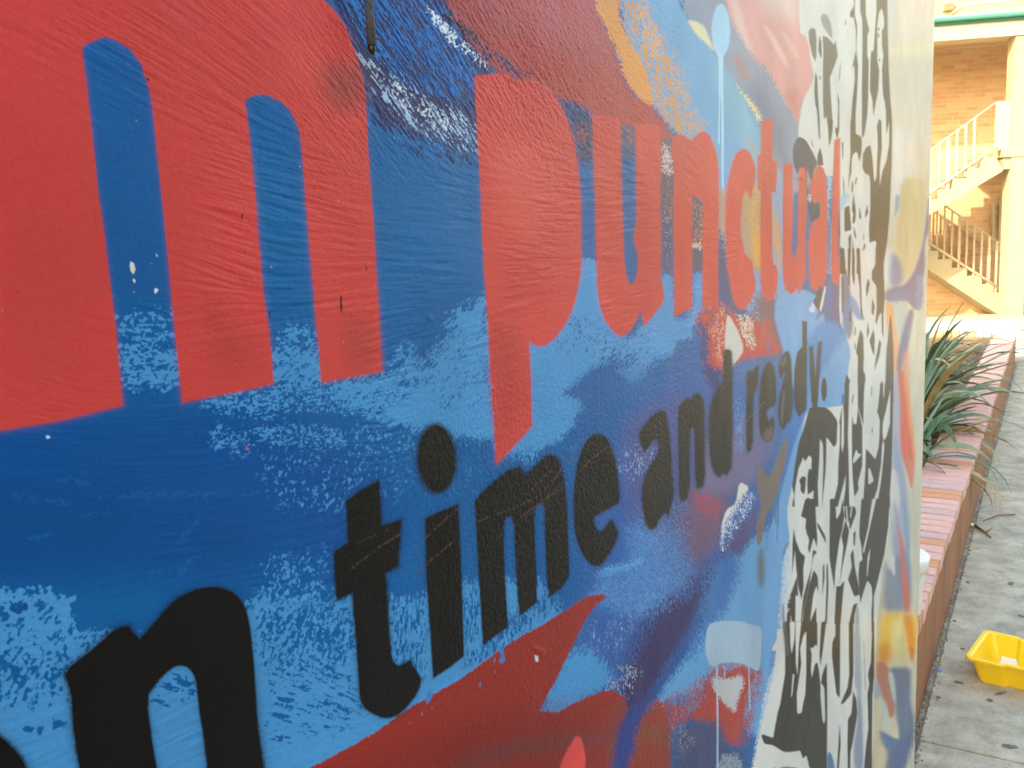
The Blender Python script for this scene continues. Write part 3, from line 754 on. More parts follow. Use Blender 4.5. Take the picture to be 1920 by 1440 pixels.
L((176, 60, 52), PXY('1240,1318 1300,1300 1335,1262 1360,1250 1400,1240 1424,1262 1405,1340 1392,1400 1360,1405 1300,1350 1262,1370'), dry=18, n='A')
L((92, 132, 184), PXY('1250,1310 1290,1300 1330,1300 1300,1340 1270,1350'), dry=26, n='A', dens=.5)
L((66, 74, 118), PXY('1262,1370 1310,1352 1355,1360 1360,1400 1392,1410 1400,1500 1262,1500'), dry=12, n='A')
L((170, 168, 182), PXY('1256,1340 1290,1360 1310,1390 1270,1425 1250,1390'), dry=24, n='A', dens=.78, a=.7)
L((150, 168, 184), PXY('1345,1415 1392,1412 1386,1500 1340,1500'), dry=12, n='B', dens=.25)
L((188, 190, 196), PXY('1332,1270 1350,1272 1372,1272 1388,1264 1397,1280 1384,1310 1380,1336 1370,1330 1345,1305'), dry=4, n='B', th=.00004)
L((160, 188, 214), PXY('1325,1180 1332,1168 1360,1164 1390,1165 1410,1172 1428,1176 1428,1215 1424,1258 1412,1255 1400,1248 1380,1242 1350,1243 1340,1252 1328,1245 1321,1215'), w=1.6, th=.00008)
L((170, 200, 224), PXY('1343,1250 1346,1250 1347.5,1500 1344,1500'), w=.9, sm=0, th=.0001)
L((170, 200, 224), PXY('1403,1250 1405,1250 1407,1330 1405,1332'), w=.9, sm=0)
L((156, 190, 220), PXY('1357,1248 1359,1248 1360,1272 1358,1272'), w=.9, sm=0)

# the red and white flame above "and"
L((196, 62, 56), PXY('1316,580 1350,566 1375,590 1430,600 1462,640 1468,660 1440,672 1400,680 1375,690 1345,700 1325,690 1325,640 1305,600'), dry=9, n='A')
L((224, 164, 150), PXY('1320,576 1360,572 1362,640 1350,690 1340,650 1330,620'), dry=30, n='A', dens=.48)
L((60, 70, 120), PXY('1318,578 1348,576 1345,620 1330,610'), dry=20, n='A', dens=.55)
L((214, 212, 202), PXY('1378,585 1400,590 1420,610 1430,640 1412,660 1395,640 1385,610'), dry=12, n='A', dens=.4)
L((210, 206, 200), PXY('1362,592 1368,592 1384,620 1396,655 1380,680 1360,700 1358,650'), w=2, th=.00004)
L((180, 70, 66), PXY('1408,610 1440,590 1458,615 1462,650 1420,660'), dry=14, n='A', dens=.3)
L((90, 110, 160), PXY('1438,635 1450,640 1448,670 1438,660'), dry=10, n='C', dens=.5)
L((56, 104, 168), PXY('1375,690 1400,675 1440,670 1470,672 1480,760 1440,830 1380,820 1375,740'), dry=10, n='A')
L((110, 108, 152), PXY('1378,790 1450,770 1460,830 1410,880 1375,860'), w=24, a=.8)
L((96, 150, 212), PXY('1376,740 1396,750 1396,850 1380,850'), dry=24, n='V', dens=.5)
L((48, 56, 120), PXY('1312,600 1330,610 1326,680 1356,700 1356,740 1340,740 1315,690'), dry=8, n='F')

# calm blues by "ready"
LB4 = (104, 164, 218)
L(LB4, PXY('1454,565 1470,545 1500,540 1545,560 1545,600 1560,640 1595,620 1600,690 1590,730 1575,745 1590,800 1570,840 1530,800 1500,770 1480,700 1468,655 1452,600'), w=3)
L((48, 132, 202), PXY('1500,700 1512,640 1530,610 1560,600 1585,620 1590,625 1560,665 1540,700 1520,740 1515,770 1500,760'), dry=7, n='F')
L((84, 80, 130), PXY('1545,500 1560,540 1575,500 1592,520 1592,580 1580,610 1560,600 1545,585 1530,600 1530,596 1548,560'), w=4, dry=0, n='V')
L((50, 98, 168), PXY('1548,540 1560,520 1562,560 1552,590 1545,590'), dry=5, n='V')
L((44, 116, 192), PXY('1452,860 1480,770 1515,765 1510,800 1490,850 1470,900 1455,960 1450,1040 1440,1040 1440,960'), dry=7, n='F')
L((60, 132, 204), PXY('1450,890 1470,860 1462,920 1452,1000 1448,990'), w=4)
L(LB4, PXY('1515,760 1522,765 1500,830 1490,900 1484,960 1482,1100 1470,1200 1450,1320 1430,1440 1420,1500 1410,1500 1425,1380 1435,1280 1430,1170 1440,1000 1455,960 1470,900 1490,830'), w=3)
L((56, 128, 204), PXY('1482,1160 1462,1240 1440,1380 1425,1500 1415,1500 1432,1320 1455,1200'), dry=8, n='F')
L((196, 208, 222), PXY('1482,1010 1482,1110 1468,1200 1458,1300 1440,1340 1430,1500 1402,1500 1412,1420 1432,1300 1455,1230 1462,1120 1472,1030'), dry=7, n='F', dens=.3)
# white and blue scuffed patch with a tag tail
L((226, 226, 222), PXY('1386,902 1406,914 1400,960 1378,1000 1355,1020 1352,990 1362,955 1380,945'), w=1.5)
L((52, 100, 172), PXY('1386,940 1404,918 1428,930 1420,980 1410,1000 1392,1035 1380,1045 1352,1036 1350,1006 1362,982'), dry=6, n='F')
L((214, 226, 242), PXY('1350,1034 1352,990 1378,948 1402,914 1418,930 1405,965 1380,1000 1362,1034'), dry=10, n='A', dens=.72)
L((78, 76, 130), PXY('1370,1010 1400,970 1420,950 1418,990 1400,1020 1385,1045 1358,1030'), dry=8, n='F')

# ---------------- stencilled panel, white ground
L(WHT, PXY('1498,-80 1680,-80 1680,500 1665,1500 1400,1500 1440,1300 1462,1230 1472,1150 1480,1040 1483,960 1486,900 1500,830 1512,768 1545,765 1585,760 1590,745 1590,690 1596,660 1585,625 1573,600 1575,480 1575,335 1565,330 1548,332 1540,300 1522,275 1505,265 1495,255 1503,195 1527,147 1524,135 1514,70 1498,60'), w=1.4)
L((86, 78, 128), PXY('1576,500 1590,510 1596,560 1600,620 1590,640 1580,600'), w=3.5, a=.85)
L((74, 122, 186), PXY('1590,550 1604,560 1616,590 1622,600 1608,600 1596,580 1590,610 1584,640 1578,600'), w=3, a=.8)
L((140, 190, 222), F2('690,480 755,480 745,560 700,900 740,970 735,1440 700,1440'), dry=4, n='C')
L((146, 198, 228), F2('825,700 880,640 930,680 900,740 830,850'), w=4, a=.8)
L((66, 96, 166), F2('690,900 730,960 735,1100 725,1440 700,1440'), w=3)
L(WHT, F2('470,90 640,90 720,400 700,480 640,400 560,270 500,150'), w=1.3)
# right hand cream panel
L(CREAM, F1('1300,-300 1900,-300 1900,1500 1345,1500 1345,1150 1310,700'), w=3)
L(CREAM, PXY('1672,200 1800,200 1800,1600 1630,1600 1640,1200 1662,1000 1672,900 1674,700 1660,560 1660,480 1668,400'), w=2)
L((224, 208, 198), R1('190,-100 500,-100 500,260 200,300'), w=26, a=.9)
L((232, 222, 190), R1('170,300 480,280 480,400 180,380'), w=22, a=.8)
L((212, 207, 196), R1('170,420 480,420 480,1000 300,900 190,800'), w=30, a=.8)
L((204, 214, 222), PXY('1668,-60 1682,-60 1676,80 1668,70'), w=7, a=.8)
L((222, 224, 222), R1('190,850 320,900 330,1100 220,1400 190,1440'), w=14, a=.9)
L((236, 214, 196), R1('280,950 330,960 280,1120 240,1150'), w=10, a=.7)
L((206, 186, 138), R2('250,-60 430,-60 420,150 395,350 340,560 265,635 215,480 205,380 235,200'), w=5)
L((196, 190, 150), R1('380,1150 480,1150 480,1440 400,1440'), w=26, a=.6)
L((120, 158, 190), R2('212,50 245,60 235,150 205,210'), w=3)
L((208, 218, 222), R2('165,400 215,500 200,680 140,650 130,520'), w=6)
L((110, 132, 170), R2('190,440 240,490 262,560 262,650 200,690 170,640 180,520'), w=7)
L((88, 92, 140), R2('435,60 440,300 410,380 412,560 390,640 400,700 385,830 340,830 290,770 260,760 150,775 140,710 200,680 270,665 330,590 385,440 425,180'), w=4)
L((84, 116, 170), R2('145,700 280,680 300,790 150,775'), dry=6, n='V', a=.8)
L((104, 134, 180), R2('350,600 405,600 390,830 350,830'), dry=5, n='V', a=.8)
L((186, 196, 196), R2('200,800 300,780 260,1010 235,1010'), w=6)
L((232, 160, 104), R2('140,780 195,790 215,960 235,1040 245,1300 290,1440 210,1440 195,1200 160,1000'), w=4)
L((60, 54, 48), R2('178,860 190,960 200,1250 195,1440 140,1440 150,1100 165,1010'), w=2)
L((96, 94, 140), R2('300,830 340,830 310,1020 290,1130 245,1260 235,1330 220,1200 240,1050'), w=4)
L((222, 140, 106), R2('265,1130 310,1080 300,1440 240,1440 245,1290'), w=7, a=.8)
L((172, 176, 196), R3('195,-20 235,0 260,300 265,600 290,820 300,1000 320,1500 200,1500 175,900 185,500'), w=5)
L((132, 150, 184), R3('200,400 255,480 290,820 305,1000 300,1200 260,980 230,700 195,640'), w=9, a=.7)
L((222, 88, 62), R3('225,-20 280,-20 310,200 345,560 340,620 325,795 290,660 255,560 240,400 245,200'), w=3)
L((232, 150, 84), R3('265,-20 290,0 325,300 350,560 335,580 300,300'), w=5)
L((216, 132, 112), R3('285,560 345,600 325,790 300,680'), w=5, a=.7)
L((206, 206, 200), R3('175,640 215,650 240,800 235,1000 260,1140 235,1200 190,1000 178,800'), w=4)
L((146, 150, 178), R3('200,850 240,960 260,1100 290,1300 300,1500 200,1500 205,1100'), w=8)
L((214, 96, 74), R3('228,1020 250,1080 290,1260 305,1500 280,1500 250,1250'), w=4)
L((110, 150, 186), R3('255,800 300,960 318,1500 300,1500 275,1100'), w=5, a=.8)
L((214, 212, 200), R4('60,-20 130,-20 200,60 200,200 130,200'), w=8, a=.8)
L((118, 124, 146), R4('140,40 170,100 215,0 300,0 320,390 125,390 130,200'), w=9, a=.9)
L((204, 206, 204), R4('155,0 205,0 210,150 180,100'), w=4)
L((110, 140, 170), R4('190,140 250,300 240,380 200,280'), w=7, a=.7)
L((208, 96, 84), R4('240,-20 280,60 320,390 270,390 255,150'), w=4)
L((236, 186, 60), R4('118,400 180,390 375,400 370,640 100,680 105,560'), w=13)
L((228, 212, 150), R4('180,440 275,440 300,640 210,700 180,640'), w=11)
L((206, 196, 150), R4('200,560 285,520 300,740 190,740'), w=10, a=.8)
L((214, 142, 52), R4('100,600 175,600 180,730 85,740'), w=10)
L((232, 134, 50), R4('265,400 330,410 350,640 322,735 295,600'), w=5)
L((196, 92, 40), R4('305,620 340,640 322,730'), w=5, a=.7)
L((228, 196, 120), R4('340,400 376,400 374,640 350,560'), w=6, a=.8)
L((184, 112, 92), R4('82,720 160,730 190,880 215,1050 180,1120 140,1000 80,850'), w=5)
L((100, 116, 146), R4('160,760 320,760 318,870 315,1000 345,1120 325,1280 290,1400 260,1500 140,1500 160,1340 110,1260 100,1180 180,1230 235,1240 215,1050 200,860'), w=6)
L((184, 196, 200), R4('160,790 200,800 215,1000 190,960'), w=4)
L((222, 206, 180), R4('160,1100 215,1110 240,1250 180,1230'), w=4)
L((176, 204, 202), R4('125,980 150,1000 165,1180 130,1180'), w=5, a=.8)
L((140, 164, 190), R4('65,850 110,880 120,960 60,980'), w=5, a=.8)
L((70, 116, 160), R4('100,1180 180,1230 235,1250 225,1320 140,1300'), w=3)
L((84, 100, 150), R4('180,1320 320,1180 345,1180 330,1290 240,1500 140,1500'), dry=7, n='V', a=.8)
L((216, 180, 110), R4('45,1000 110,1000 120,1250 160,1350 140,1500 45,1500'), w=10, a=.35)

# stencil blacks
SB = (58, 54, 50)
figs = []
def S(P, c=SB, w=1.3, own=True, sm=-1): figs.append(1); L(c, P, w=w, own=40 if own else 0, sm=sm)
S(F1('510,310 540,275 580,290 592,400 592,560 575,620 545,540 515,400'), (92, 92, 88))
S(F1('630,180 655,130 700,150 735,230 748,300 750,390 700,330 650,250'), (136, 140, 140), 2.2)
S(F1('650,360 700,370 770,450 785,400 805,560 770,660 725,780 735,950 750,1150 755,1300 730,1440 715,1440 710,1300 690,1160 665,1200 655,1000 655,700 660,500'), (84, 82, 78))
for t in ('620,350 640,420 645,560 635,585 610,500', '580,720 600,770 605,950 625,1200 628,1400 615,1380 595,1100 580,1050 570,900', '835,620 825,760 815,820 820,700',
          '800,920 820,1000 820,1300 800,1400 780,1300 775,1260 800,1290 808,1080', '965,-800 978,-800 975,150 1000,250 990,500 1008,660 1000,900 985,1100 980,1340 1040,1370 1045,1460 930,1460 935,1200 950,1000 975,800 970,650 945,690 985,500 985,300 965,170 930,180 925,130 965,60',
          '1015,-800 1080,-800 1085,150 1120,310 1100,350 1100,560 1115,600 1110,950 1100,1150 1070,1350 1045,1390 1045,900 1050,500 1050,200 1030,120',
          '1200,-800 1290,-800 1305,300 1315,700 1330,1000 1345,1150 1345,1460 1320,1460 1322,1200 1290,1350 1285,1100 1270,1000 1255,950 1245,700 1260,550 1245,450 1245,300 1268,270 1265,180 1245,80 1215,130 1200,250 1200,600 1220,700 1210,900 1180,1050 1160,1170 1150,1000 1125,900 1130,600 1140,500 1160,520 1175,300 1190,100',
          '1220,1180 1240,1250 1242,1460 1205,1460 1195,1260', '875,230 890,190 890,220 878,260'):
    S(F1(t), (56, 54, 50))
for cx, cy, rx, ry in ((1212, 290, 8, 16), (1212, 355, 8, 22), (1222, 600, 8, 14), (628, 780, 6, 20)):
    S(F1(' '.join('%f,%f' % (cx + rx * math.cos(t), cy + ry * math.sin(t)) for t in np.linspace(0, 5.6, 9))), (56, 54, 50))
for t in ('930,-80 980,-80 985,60 1030,80 1045,150 1040,260 1020,340 1000,240 965,250 945,300 940,450 925,500 912,610 912,540 930,250', '945,520 960,560 955,650 940,640', '985,490 1000,500 985,570 975,560',
          '870,800 920,770 930,880 940,1020 870,1040', '960,650 985,820 985,900 970,960 950,950 960,850 945,830', '1020,780 1035,860 1040,915 1015,900', '1100,760 1110,850 1075,905 1080,840', '1070,1140 1085,1190 1050,1240',
          '1050,400 1055,260 1090,190 1130,170 1150,290 1170,540 1190,500 1205,150 1215,-80 1240,-80 1245,200 1225,400 1225,580 1250,430 1290,330 1320,150 1320,-80 1345,-80 1345,300 1330,700 1320,900 1300,1130 1265,1350 1250,1460 1185,1460 1185,1250 1190,1130 1160,1130 1120,1150 1115,1000 1130,800 1130,560 1120,470 1080,460',
          '930,1060 940,1070 935,1250 925,1460 905,1460 915,1200 908,1100', '830,1170 870,1290 890,1460 820,1460', '950,1100 975,1300 970,1460 950,1460', '1000,1230 1025,1400 1025,1460 990,1460', '965,980 990,1080 985,1120 965,1060',
          '815,900 830,1050 810,1180', '600,270 630,190 655,300 660,380 600,370', '855,480 870,560 870,700 862,640', '535,110 560,190 545,180', '845,130 862,150 858,310 850,300', '1060,1050 1072,1100 1060,1130', '705,-80 760,-80 740,60 720,200', '775,20 800,40 798,110'):
    S(F2(t), (48, 45, 40))
for t in ('820,-80 870,-80 880,80 860,150 835,110', '905,-80 935,-80 925,300 912,300 905,150', '950,-80 970,-80 975,250 965,300 945,180', '990,-80 1025,-80 1035,200 1045,500 1060,640 1035,600 1020,300 1000,150',
          '1185,-80 1260,-80 1265,200 1275,420 1262,600 1262,830 1245,760 1240,560 1215,600 1190,690 1180,660 1195,500 1190,300 1160,260 1145,240 1145,150 1180,90', '1110,220 1125,280 1110,350 1090,420 1085,330 1095,260',
          '1150,420 1175,500 1160,600 1140,570', '1105,650 1120,760 1100,830 1095,760', '1030,730 1060,800 1065,1000 1060,1150 1080,1190 1080,1460 1000,1460 1005,1000 985,960 1005,850', '1160,730 1175,820 1170,1000 1150,960 1120,850',
          '1220,830 1240,870 1225,980 1200,1060 1170,1150 1180,1050 1200,940', '1330,580 1345,700 1360,900 1362,1460 1275,1460 1280,1300 1300,1150 1305,850', '890,1180 930,1250 925,1460 890,1460 870,1300', '920,560 940,520 935,680 920,640',
          '975,700 985,720 980,800 968,790', '970,850 985,900 975,950', '1240,1250 1255,1250 1250,1460 1235,1460', '950,1380 975,1380 960,1460', '845,200 860,230 858,600 845,560'):
    S(F3(t), (44, 40, 35))
# darker half: black masses, then whites over them
S(F4('520,240 560,225 690,235 740,280 790,350 812,430 840,260 875,170 870,-8 1362,-8 1352,500 1342,850 1325,1100 1330,1260 300,1260 310,1200 340,1080 350,1000 370,850 410,600 460,450'), (42, 38, 33))
WH = []
def Wt(P, c=WHT, w=1.2): L(c, P, w=w, own=41, sm=-1)
for t in ('460,730 475,780 520,710 545,740 540,830 545,860 520,840 505,900 500,1000 505,1110 565,1060 550,1240 520,1140 500,1130 495,1240 440,1250 440,1240 430,1240 425,1260 300,1260 310,1200 335,1080 345,1010 370,1120 350,1200 360,1255 375,1240 372,1130 385,1000 410,850 440,780',
          '625,545 655,600 660,800 650,1100 645,1260 612,1240 605,1000 620,750', '690,530 730,580 765,635 795,590 800,400 825,390 825,600 810,780 805,1000 770,1150 780,1255 740,1200 728,1260 645,1260 665,1050 680,900 690,700',
          '885,910 880,1050 850,1250 800,1360 790,1290 830,1130', '855,180 865,300 865,600 850,690 840,600 845,300',
          '920,-22 1005,-22 1005,250 990,400 965,405 950,320 945,450 945,750 955,960 970,1130 1015,1050 1005,990 1050,820 1050,430 1000,200 1065,430 1085,640 1080,850 1060,1150 1045,1260 940,1260 920,1200 915,800 905,500 915,200',
          '1075,-22 1230,-22 1220,100 1200,280 1225,360 1220,500 1215,620 1180,755 1130,690 1100,660 1070,640 1060,430 1065,100', '990,650 1010,700 1045,700 960,800 955,760', '1260,-22 1275,-22 1265,150 1258,100',
          '1330,60 1325,400 1290,530 1260,570 1252,480 1255,390 1290,250', '1265,560 1270,640 1235,980 1190,1250 1160,1260 1130,1260 1200,1050 1238,800 1248,600', '1110,840 1130,850 1165,970 1110,1010'):
    Wt(F4(t))
for t in ('415,970 450,920 490,930 480,1060 465,1110 430,1060 435,1000', '965,90 950,120 945,200 955,190', '1195,260 1212,270 1200,300', '1150,420 1155,480 1140,500', '765,560 785,520 780,580', '1140,20 1148,20 1145,130 1138,120'):
    S(F4(t), (42, 38, 33), 1.0)
L(WHT, F5('320,-22 520,-22 600,100 1700,-22 1280,480 1180,900 1160,1500 150,1500 240,1200 280,900 320,500'), w=1.2, own=41) if False else None
L(WHT, F5('302,0 1325,0 1325,100 1300,400 1240,640 1200,860 1185,1440 140,1440 205,1300 250,1220 280,1000 300,700 335,400 300,120'), w=1.5, own=41, sm=0)
for t in ('435,100 480,-80 580,-80 590,180 600,310 595,410 565,310 520,470 505,420 520,330 495,270 480,200 490,120', '365,215 385,340 430,460 478,495 458,620 465,800 440,930 410,800 385,600 375,440 345,690 350,400', '600,450 555,430 545,600 500,750 460,900 440,1080 420,1250 470,1000 520,780 540,650 560,500',
          '400,680 410,900 385,880 380,1050 370,1390 335,1080 325,1440 280,1460 255,1240 290,1200 305,950 350,830', '565,630 605,700 612,860 590,790 560,880 530,1150 590,1000 590,1200 600,1370 540,1430 480,1460 420,1460 440,1200 470,1000 520,780',
          '600,150 680,290 690,370 640,280 600,200', '690,600 705,560 712,800 695,1200 665,1460 640,1460 680,1100 690,800', '655,600 670,560 675,700 650,900', '725,-80 780,-80 790,130 830,60 850,-80 870,100 850,230 820,350 780,640 770,820 740,640 720,500',
          '880,130 920,240 900,360 860,560 820,780 830,700 860,400 840,300', '790,790 820,800 870,740 850,950 830,1200 830,1460 750,1460 780,1270 770,1180 780,950', '930,480 960,420 975,600 1020,820 1030,880 970,900 905,730 945,600',
          '1040,-80 1325,-80 1310,200 1270,480 1215,700 1165,900 1160,1460 1145,1460 1140,1080 1150,900 1140,790 1100,740 1060,860 1030,970 1020,850 1010,700 1020,550 1050,540 1040,400 1020,300 1020,200', '960,980 1005,960 970,1100 960,1460 915,1460 920,1150',
          '870,0 980,0 990,60 930,230 870,100', '960,260 985,240 975,400 960,380', '610,1440 640,1200 630,1440'):
    S(F5(t), (42, 38, 33))
for t in ('1150,-80 1188,-80 1065,470 1055,440 1110,200', '1130,420 1100,700 1095,690 1105,500', '885,0 895,0 905,120 925,200 900,190', '940,0 950,0 935,120 925,100'):
    Wt(F5(t), WHT)
L((150, 168, 182), F5('990,1010 1015,1000 1030,1460 975,1460 975,1150'), w=2.5)
L(WHT, F6('200,-2 1180,-2 1170,500 1150,1500 -60,1500 30,1100 120,800 190,300'), w=1.5, own=41)
L((66, 122, 172), F6('700,1280 740,1290 770,1400 775,1500 695,1500'), w=2)
L((158, 172, 186), F6('965,10 1025,10 1040,600 1045,820 1060,1500 980,1500 960,1250 1000,950 1000,680 970,600'), w=3, a=.9)
L((120, 128, 158), F6('1000,700 1045,820 1060,1500 985,1500 965,1250 1010,950'), w=5, a=.7)
for t in ('250,-24 600,-24 600,200 575,400 600,380 620,480 640,700 665,1000 700,900 695,1500 520,1440 490,1310 455,1350 430,1265 350,1280 270,1285 200,1240 150,1210 70,1200 40,1120 50,1100 160,1140 200,900 230,800 275,500 280,200',
          '635,600 650,500 695,380 700,900 680,1000 672,700', '780,-24 830,-24 825,740 790,700 760,450 745,300 750,180 780,110', '915,-24 960,-24 960,500 940,700 860,800 830,800 900,640 920,500 915,300',
          '960,670 990,750 1000,900 970,1100 930,1300 910,1500 900,1200 905,950 940,900', '825,1000 835,1200 810,1500 790,1500 810,1200', '1150,-24 1168,-24 1170,500 1150,750 1145,1500 1060,1500 1090,1190 1110,1050 1100,700 1120,600 1105,500 1135,380',
          '1065,170 1075,500 1085,680 1075,600', '905,1200 930,1300 930,1500 905,1500', '640,-24 690,-24 650,300 630,420 620,300'):
    S(F6(t), (42, 38, 33))
for t in ('325,-24 375,-24 370,150 345,300 330,200', '380,-24 440,-24 415,200 400,510 385,400', '490,70 490,500 480,700 455,800 440,890 400,900 395,700 440,400 430,250 460,120', '335,740 355,500 370,500 350,700', '530,230 545,250 590,200 605,280 600,370 575,400 545,540 535,450 545,300', '640,590 670,640 665,1000 650,950 630,700'):
    Wt(F6(t), WHT)
L(WHT, F6('60,1200 150,1220 270,1290 430,1270 450,1360 490,1330 515,1440 515,1600 20,1600'), w=2)
L(SB, F6('160,1430 200,1460 260,1425 430,1440 440,1600 100,1600'), w=3)
L((196, 214, 232), PXY('1466,1030 1482,1020 1484,1110 1476,1160 1464,1180 1466,1110'), dry=8, n='V', dens=.4)
L((90, 96, 110), F5('300,350 315,370 270,470 245,540 260,430'), w=2.4, a=.8)
L((80, 84, 92), F6('250,-24 290,60 330,300 280,320 265,150'), w=3, a=.8)
L((90, 96, 110), F5('240,1060 262,940 275,1100 290,1200 280,1300'), w=2, a=.7)

# small diamond and white sliver
L((66, 56, 54), F3('630,300 655,350 625,575 560,460'), w=1.2, own=42, sm=0)
L((226, 228, 226), F3('690,300 640,560 618,545 670,310'), w=1.5)
L((220, 232, 244), F3('540,480 575,520 560,560 525,530'), dry=4, n='C')
# navy dab over the a
# brown tag marks
L((124, 108, 104), G3('1240,1045 1262,1090 1255,1250 1200,1480 1110,1720 1075,1780 1020,1800 1000,1700 1060,1500 1110,1400 1190,1180') , w=1.5, own=43)
L((124, 108, 104), G4('950,250 990,185 1030,230 1075,310 1110,200 1200,200 1190,320 1165,470 1110,530 1110,600 1070,640 1040,700 1000,950 965,985 945,850 960,700 1000,560 960,440'), w=1.5, own=43)
L((104, 92, 76), ell(1427, 1065, 6, 36), w=8, a=.9)
L((84, 84, 88), G4('985,760 995,780 985,830 978,820'), w=1)
for x_, y0_, y1_ in ((1446, 948, 982), (1449.5, 935, 970), (1454, 930, 982), (1457, 925, 1015), (1459, 925, 985)):
    L((76, 84, 96), [(x_ - .7, y0_), (x_ + .7, y0_), (x_ + .8, y1_), (x_ - .5, y1_ + 2)], w=.7, sm=0)

# ---------------- LETTERS
LET = []
def letter(lab, P, col, halo, hw, ha, w=1.2, sm=1, dryf=0):
    LET.append(lab); k = len(LET)
    if ha: L(col, P, w=hw, a=ha, own=0, sm=sm)
    # spray dust round the edge
    idx, s = sdist(smooth(P, sm) if sm else P, halo * 2)
    al = np.clip(np.exp(-np.abs(np.minimum(s, 0)) / (halo * .42)) * (.85 if sum(col) < 120 else .5), 0, 1) * (s < 0)
    al = al * (nS[idx] * .8 + .4) * (0.35 + .9 * nD[idx])
    RGB[idx] += (lin(col).astype(np.float32) - RGB[idx]) * np.clip(al, 0, 1)[:, None].astype(np.float32)
    L(col, P, w=w, own=k, sm=sm)
L((150, 70, 60), PXY('590,100 640,80 690,110 690,180 600,200'), w=20, a=.0)
letter('giant red letter m at the left', A2('500,-400 500,0 560,50 620,120 670,200 710,300 760,430 800,580 820,720 840,1100 850,1200 865,1440') + A5('880,200 900,600 925,1000 945,1344 700,1390 490,1432 475,1200 460,1050 430,700 405,400 370,0') + A2('350,1200 330,1000 290,890 250,820 200,770 90,712 0,708') + A1('1840,745 1860,900 1905,1380') + A5('0,100 15,300 45,650 70,850 100,1030 130,1440') + PXY('425,738 342,755') + A4('1290,800 1210,0') + A1('1160,950 1130,700 1060,480 980,370 870,300 790,275 700,305 620,345 613,380 650,640 700,1100 735,1440') + A4('780,300 830,720 870,1050 905,1440') + B1('920,160 660,225 400,285 0,350') + PXY('-60,822 -3000,1500 -3000,-3000 600,-3000'), RED, 8, 0, 0, w=1.0, sm=0)
letter('tall red letter p with pointed foot', A2('1640,570 1760,555 1900,545') + A3('0,610 60,603 160,600 210,620 260,650 300,692 340,740 372,795 400,860 428,930 450,1010 472,1100 490,1200 502,1320 510,1440') + A6('516,60 520,300 518,450 515,560 507,630 495,700 485,760 470,820 448,890 420,950 388,1010 350,1060 312,1105 270,1135 235,1152 200,1155 160,1145 127,1125 133,1300 140,1440') + B3('150,315 0,480') + B2('1860,540 1800,604 1785,300 1760,0') + A5('1740,1000 1710,600 1685,0') + A2('1660,1000 1645,700'), RED, 7, 0, 0, w=1.1, sm=0)
letter('first red letter u', A3('605,865 700,873 810,880 813,1100') + A6('825,0 833,240 840,480 850,560 862,640 895,705 930,650 945,580 945,470 925,400 915,330 930,240 936,200 935,0') + A3('925,925 1110,940 1113,1200') + A6('1115,0 1115,640 1140,780 1130,830 1080,900 1000,1000 985,990 965,890 940,950 880,1050 820,1085 790,1072 760,1050 700,970 675,900 660,850 645,760 640,700 635,500 622,0') + A3('618,1440'), RED, 6, 0, 0, w=1.1, sm=0)
letter('red letter n', G1('120,1440 125,900 100,690 110,560 190,545 300,600 360,550 400,520 430,515 455,530 480,560 505,605 530,660 560,760 575,900 570,1440') + G2('568,300 568,940 415,945 415,0') + G1('415,1240 410,1220 310,1140 305,1300') + G2('305,200 305,940 260,965 130,1035 128,300'), RED, 5, 0, 0, w=1.1, sm=0)
letter('red letter c', G1('640,1440 645,1200 655,1110 665,1030 700,870 720,800 740,750 770,715 800,695 830,692 850,700 878,725 900,760 940,860 945,930 935,1010 895,1190 850,1100 815,1160 800,1300 792,1440') + G2('796,200 830,400 905,480 925,600 945,690 940,760 900,860 860,925 820,960 790,962 770,950 745,915 720,870 690,700 660,540 645,300'), RED, 5, 0, 0, w=1.1, sm=0)
letter('red letter t', G1('1000,410 1110,395 1110,800 1160,825 1155,1000 1140,1125 1105,1125 1108,1440') + G2('1108,400 1120,510 1150,530 1165,600 1160,750 1130,830 1100,870 1060,870 1010,800 995,700 990,0') + G1('992,1110 965,1090 965,760 995,740'), RED, 5, 0, 0, w=1.1, sm=0)
letter('second red letter u', G1('1225,850 1310,830 1310,1440') + G2('1300,350 1320,440 1335,460 1350,430 1362,300 1367,0') + G1('1370,900 1400,865 1440,865 1452,900 1450,1440') + G2('1440,200 1435,500 1445,640 1410,720 1380,805 1360,735 1330,790 1295,808 1250,770 1220,680 1212,500 1212,0'), RED, 4, 0, 0, w=1.1, sm=0)
letter('red letter a', F2('540,530 560,460 600,390 635,385 660,400 690,500 700,700 695,1440') + F3('705,100 680,240 655,320 630,295 600,340 570,350 540,300 520,200 515,0') + F2('508,1300 515,1150 535,1000 560,930 620,900 630,850 625,740 600,725 560,800 540,760 525,600'), RED, 4, 0, 0, w=1.1, sm=0)
letter('thin red letter l at the end of the word', F2('770,120 830,98 825,600 810,900 805,1300 820,1440') + F3('825,200 810,270 785,285 755,250 738,150 738,0') + F2('745,900 755,500'), RED, 4, 0, 0, w=1.1, sm=0)
L((50, 52, 92), F2('350,190 395,95 430,90 480,115 530,200 575,290 600,350 580,390 560,430 548,540 520,480 500,400 495,600 560,760 600,740 625,780 625,880 560,930 545,950 510,800 492,640 490,420 460,385 420,400 400,470 380,420 355,330'), w=1.2, th=.0003)
L((200, 214, 236), F2('505,680 525,660 530,730 510,750'), dry=3, n='C')
L((110, 62, 58), PXY('600,130 640,110 690,130 695,190 640,210 610,180'), w=30, a=.55)
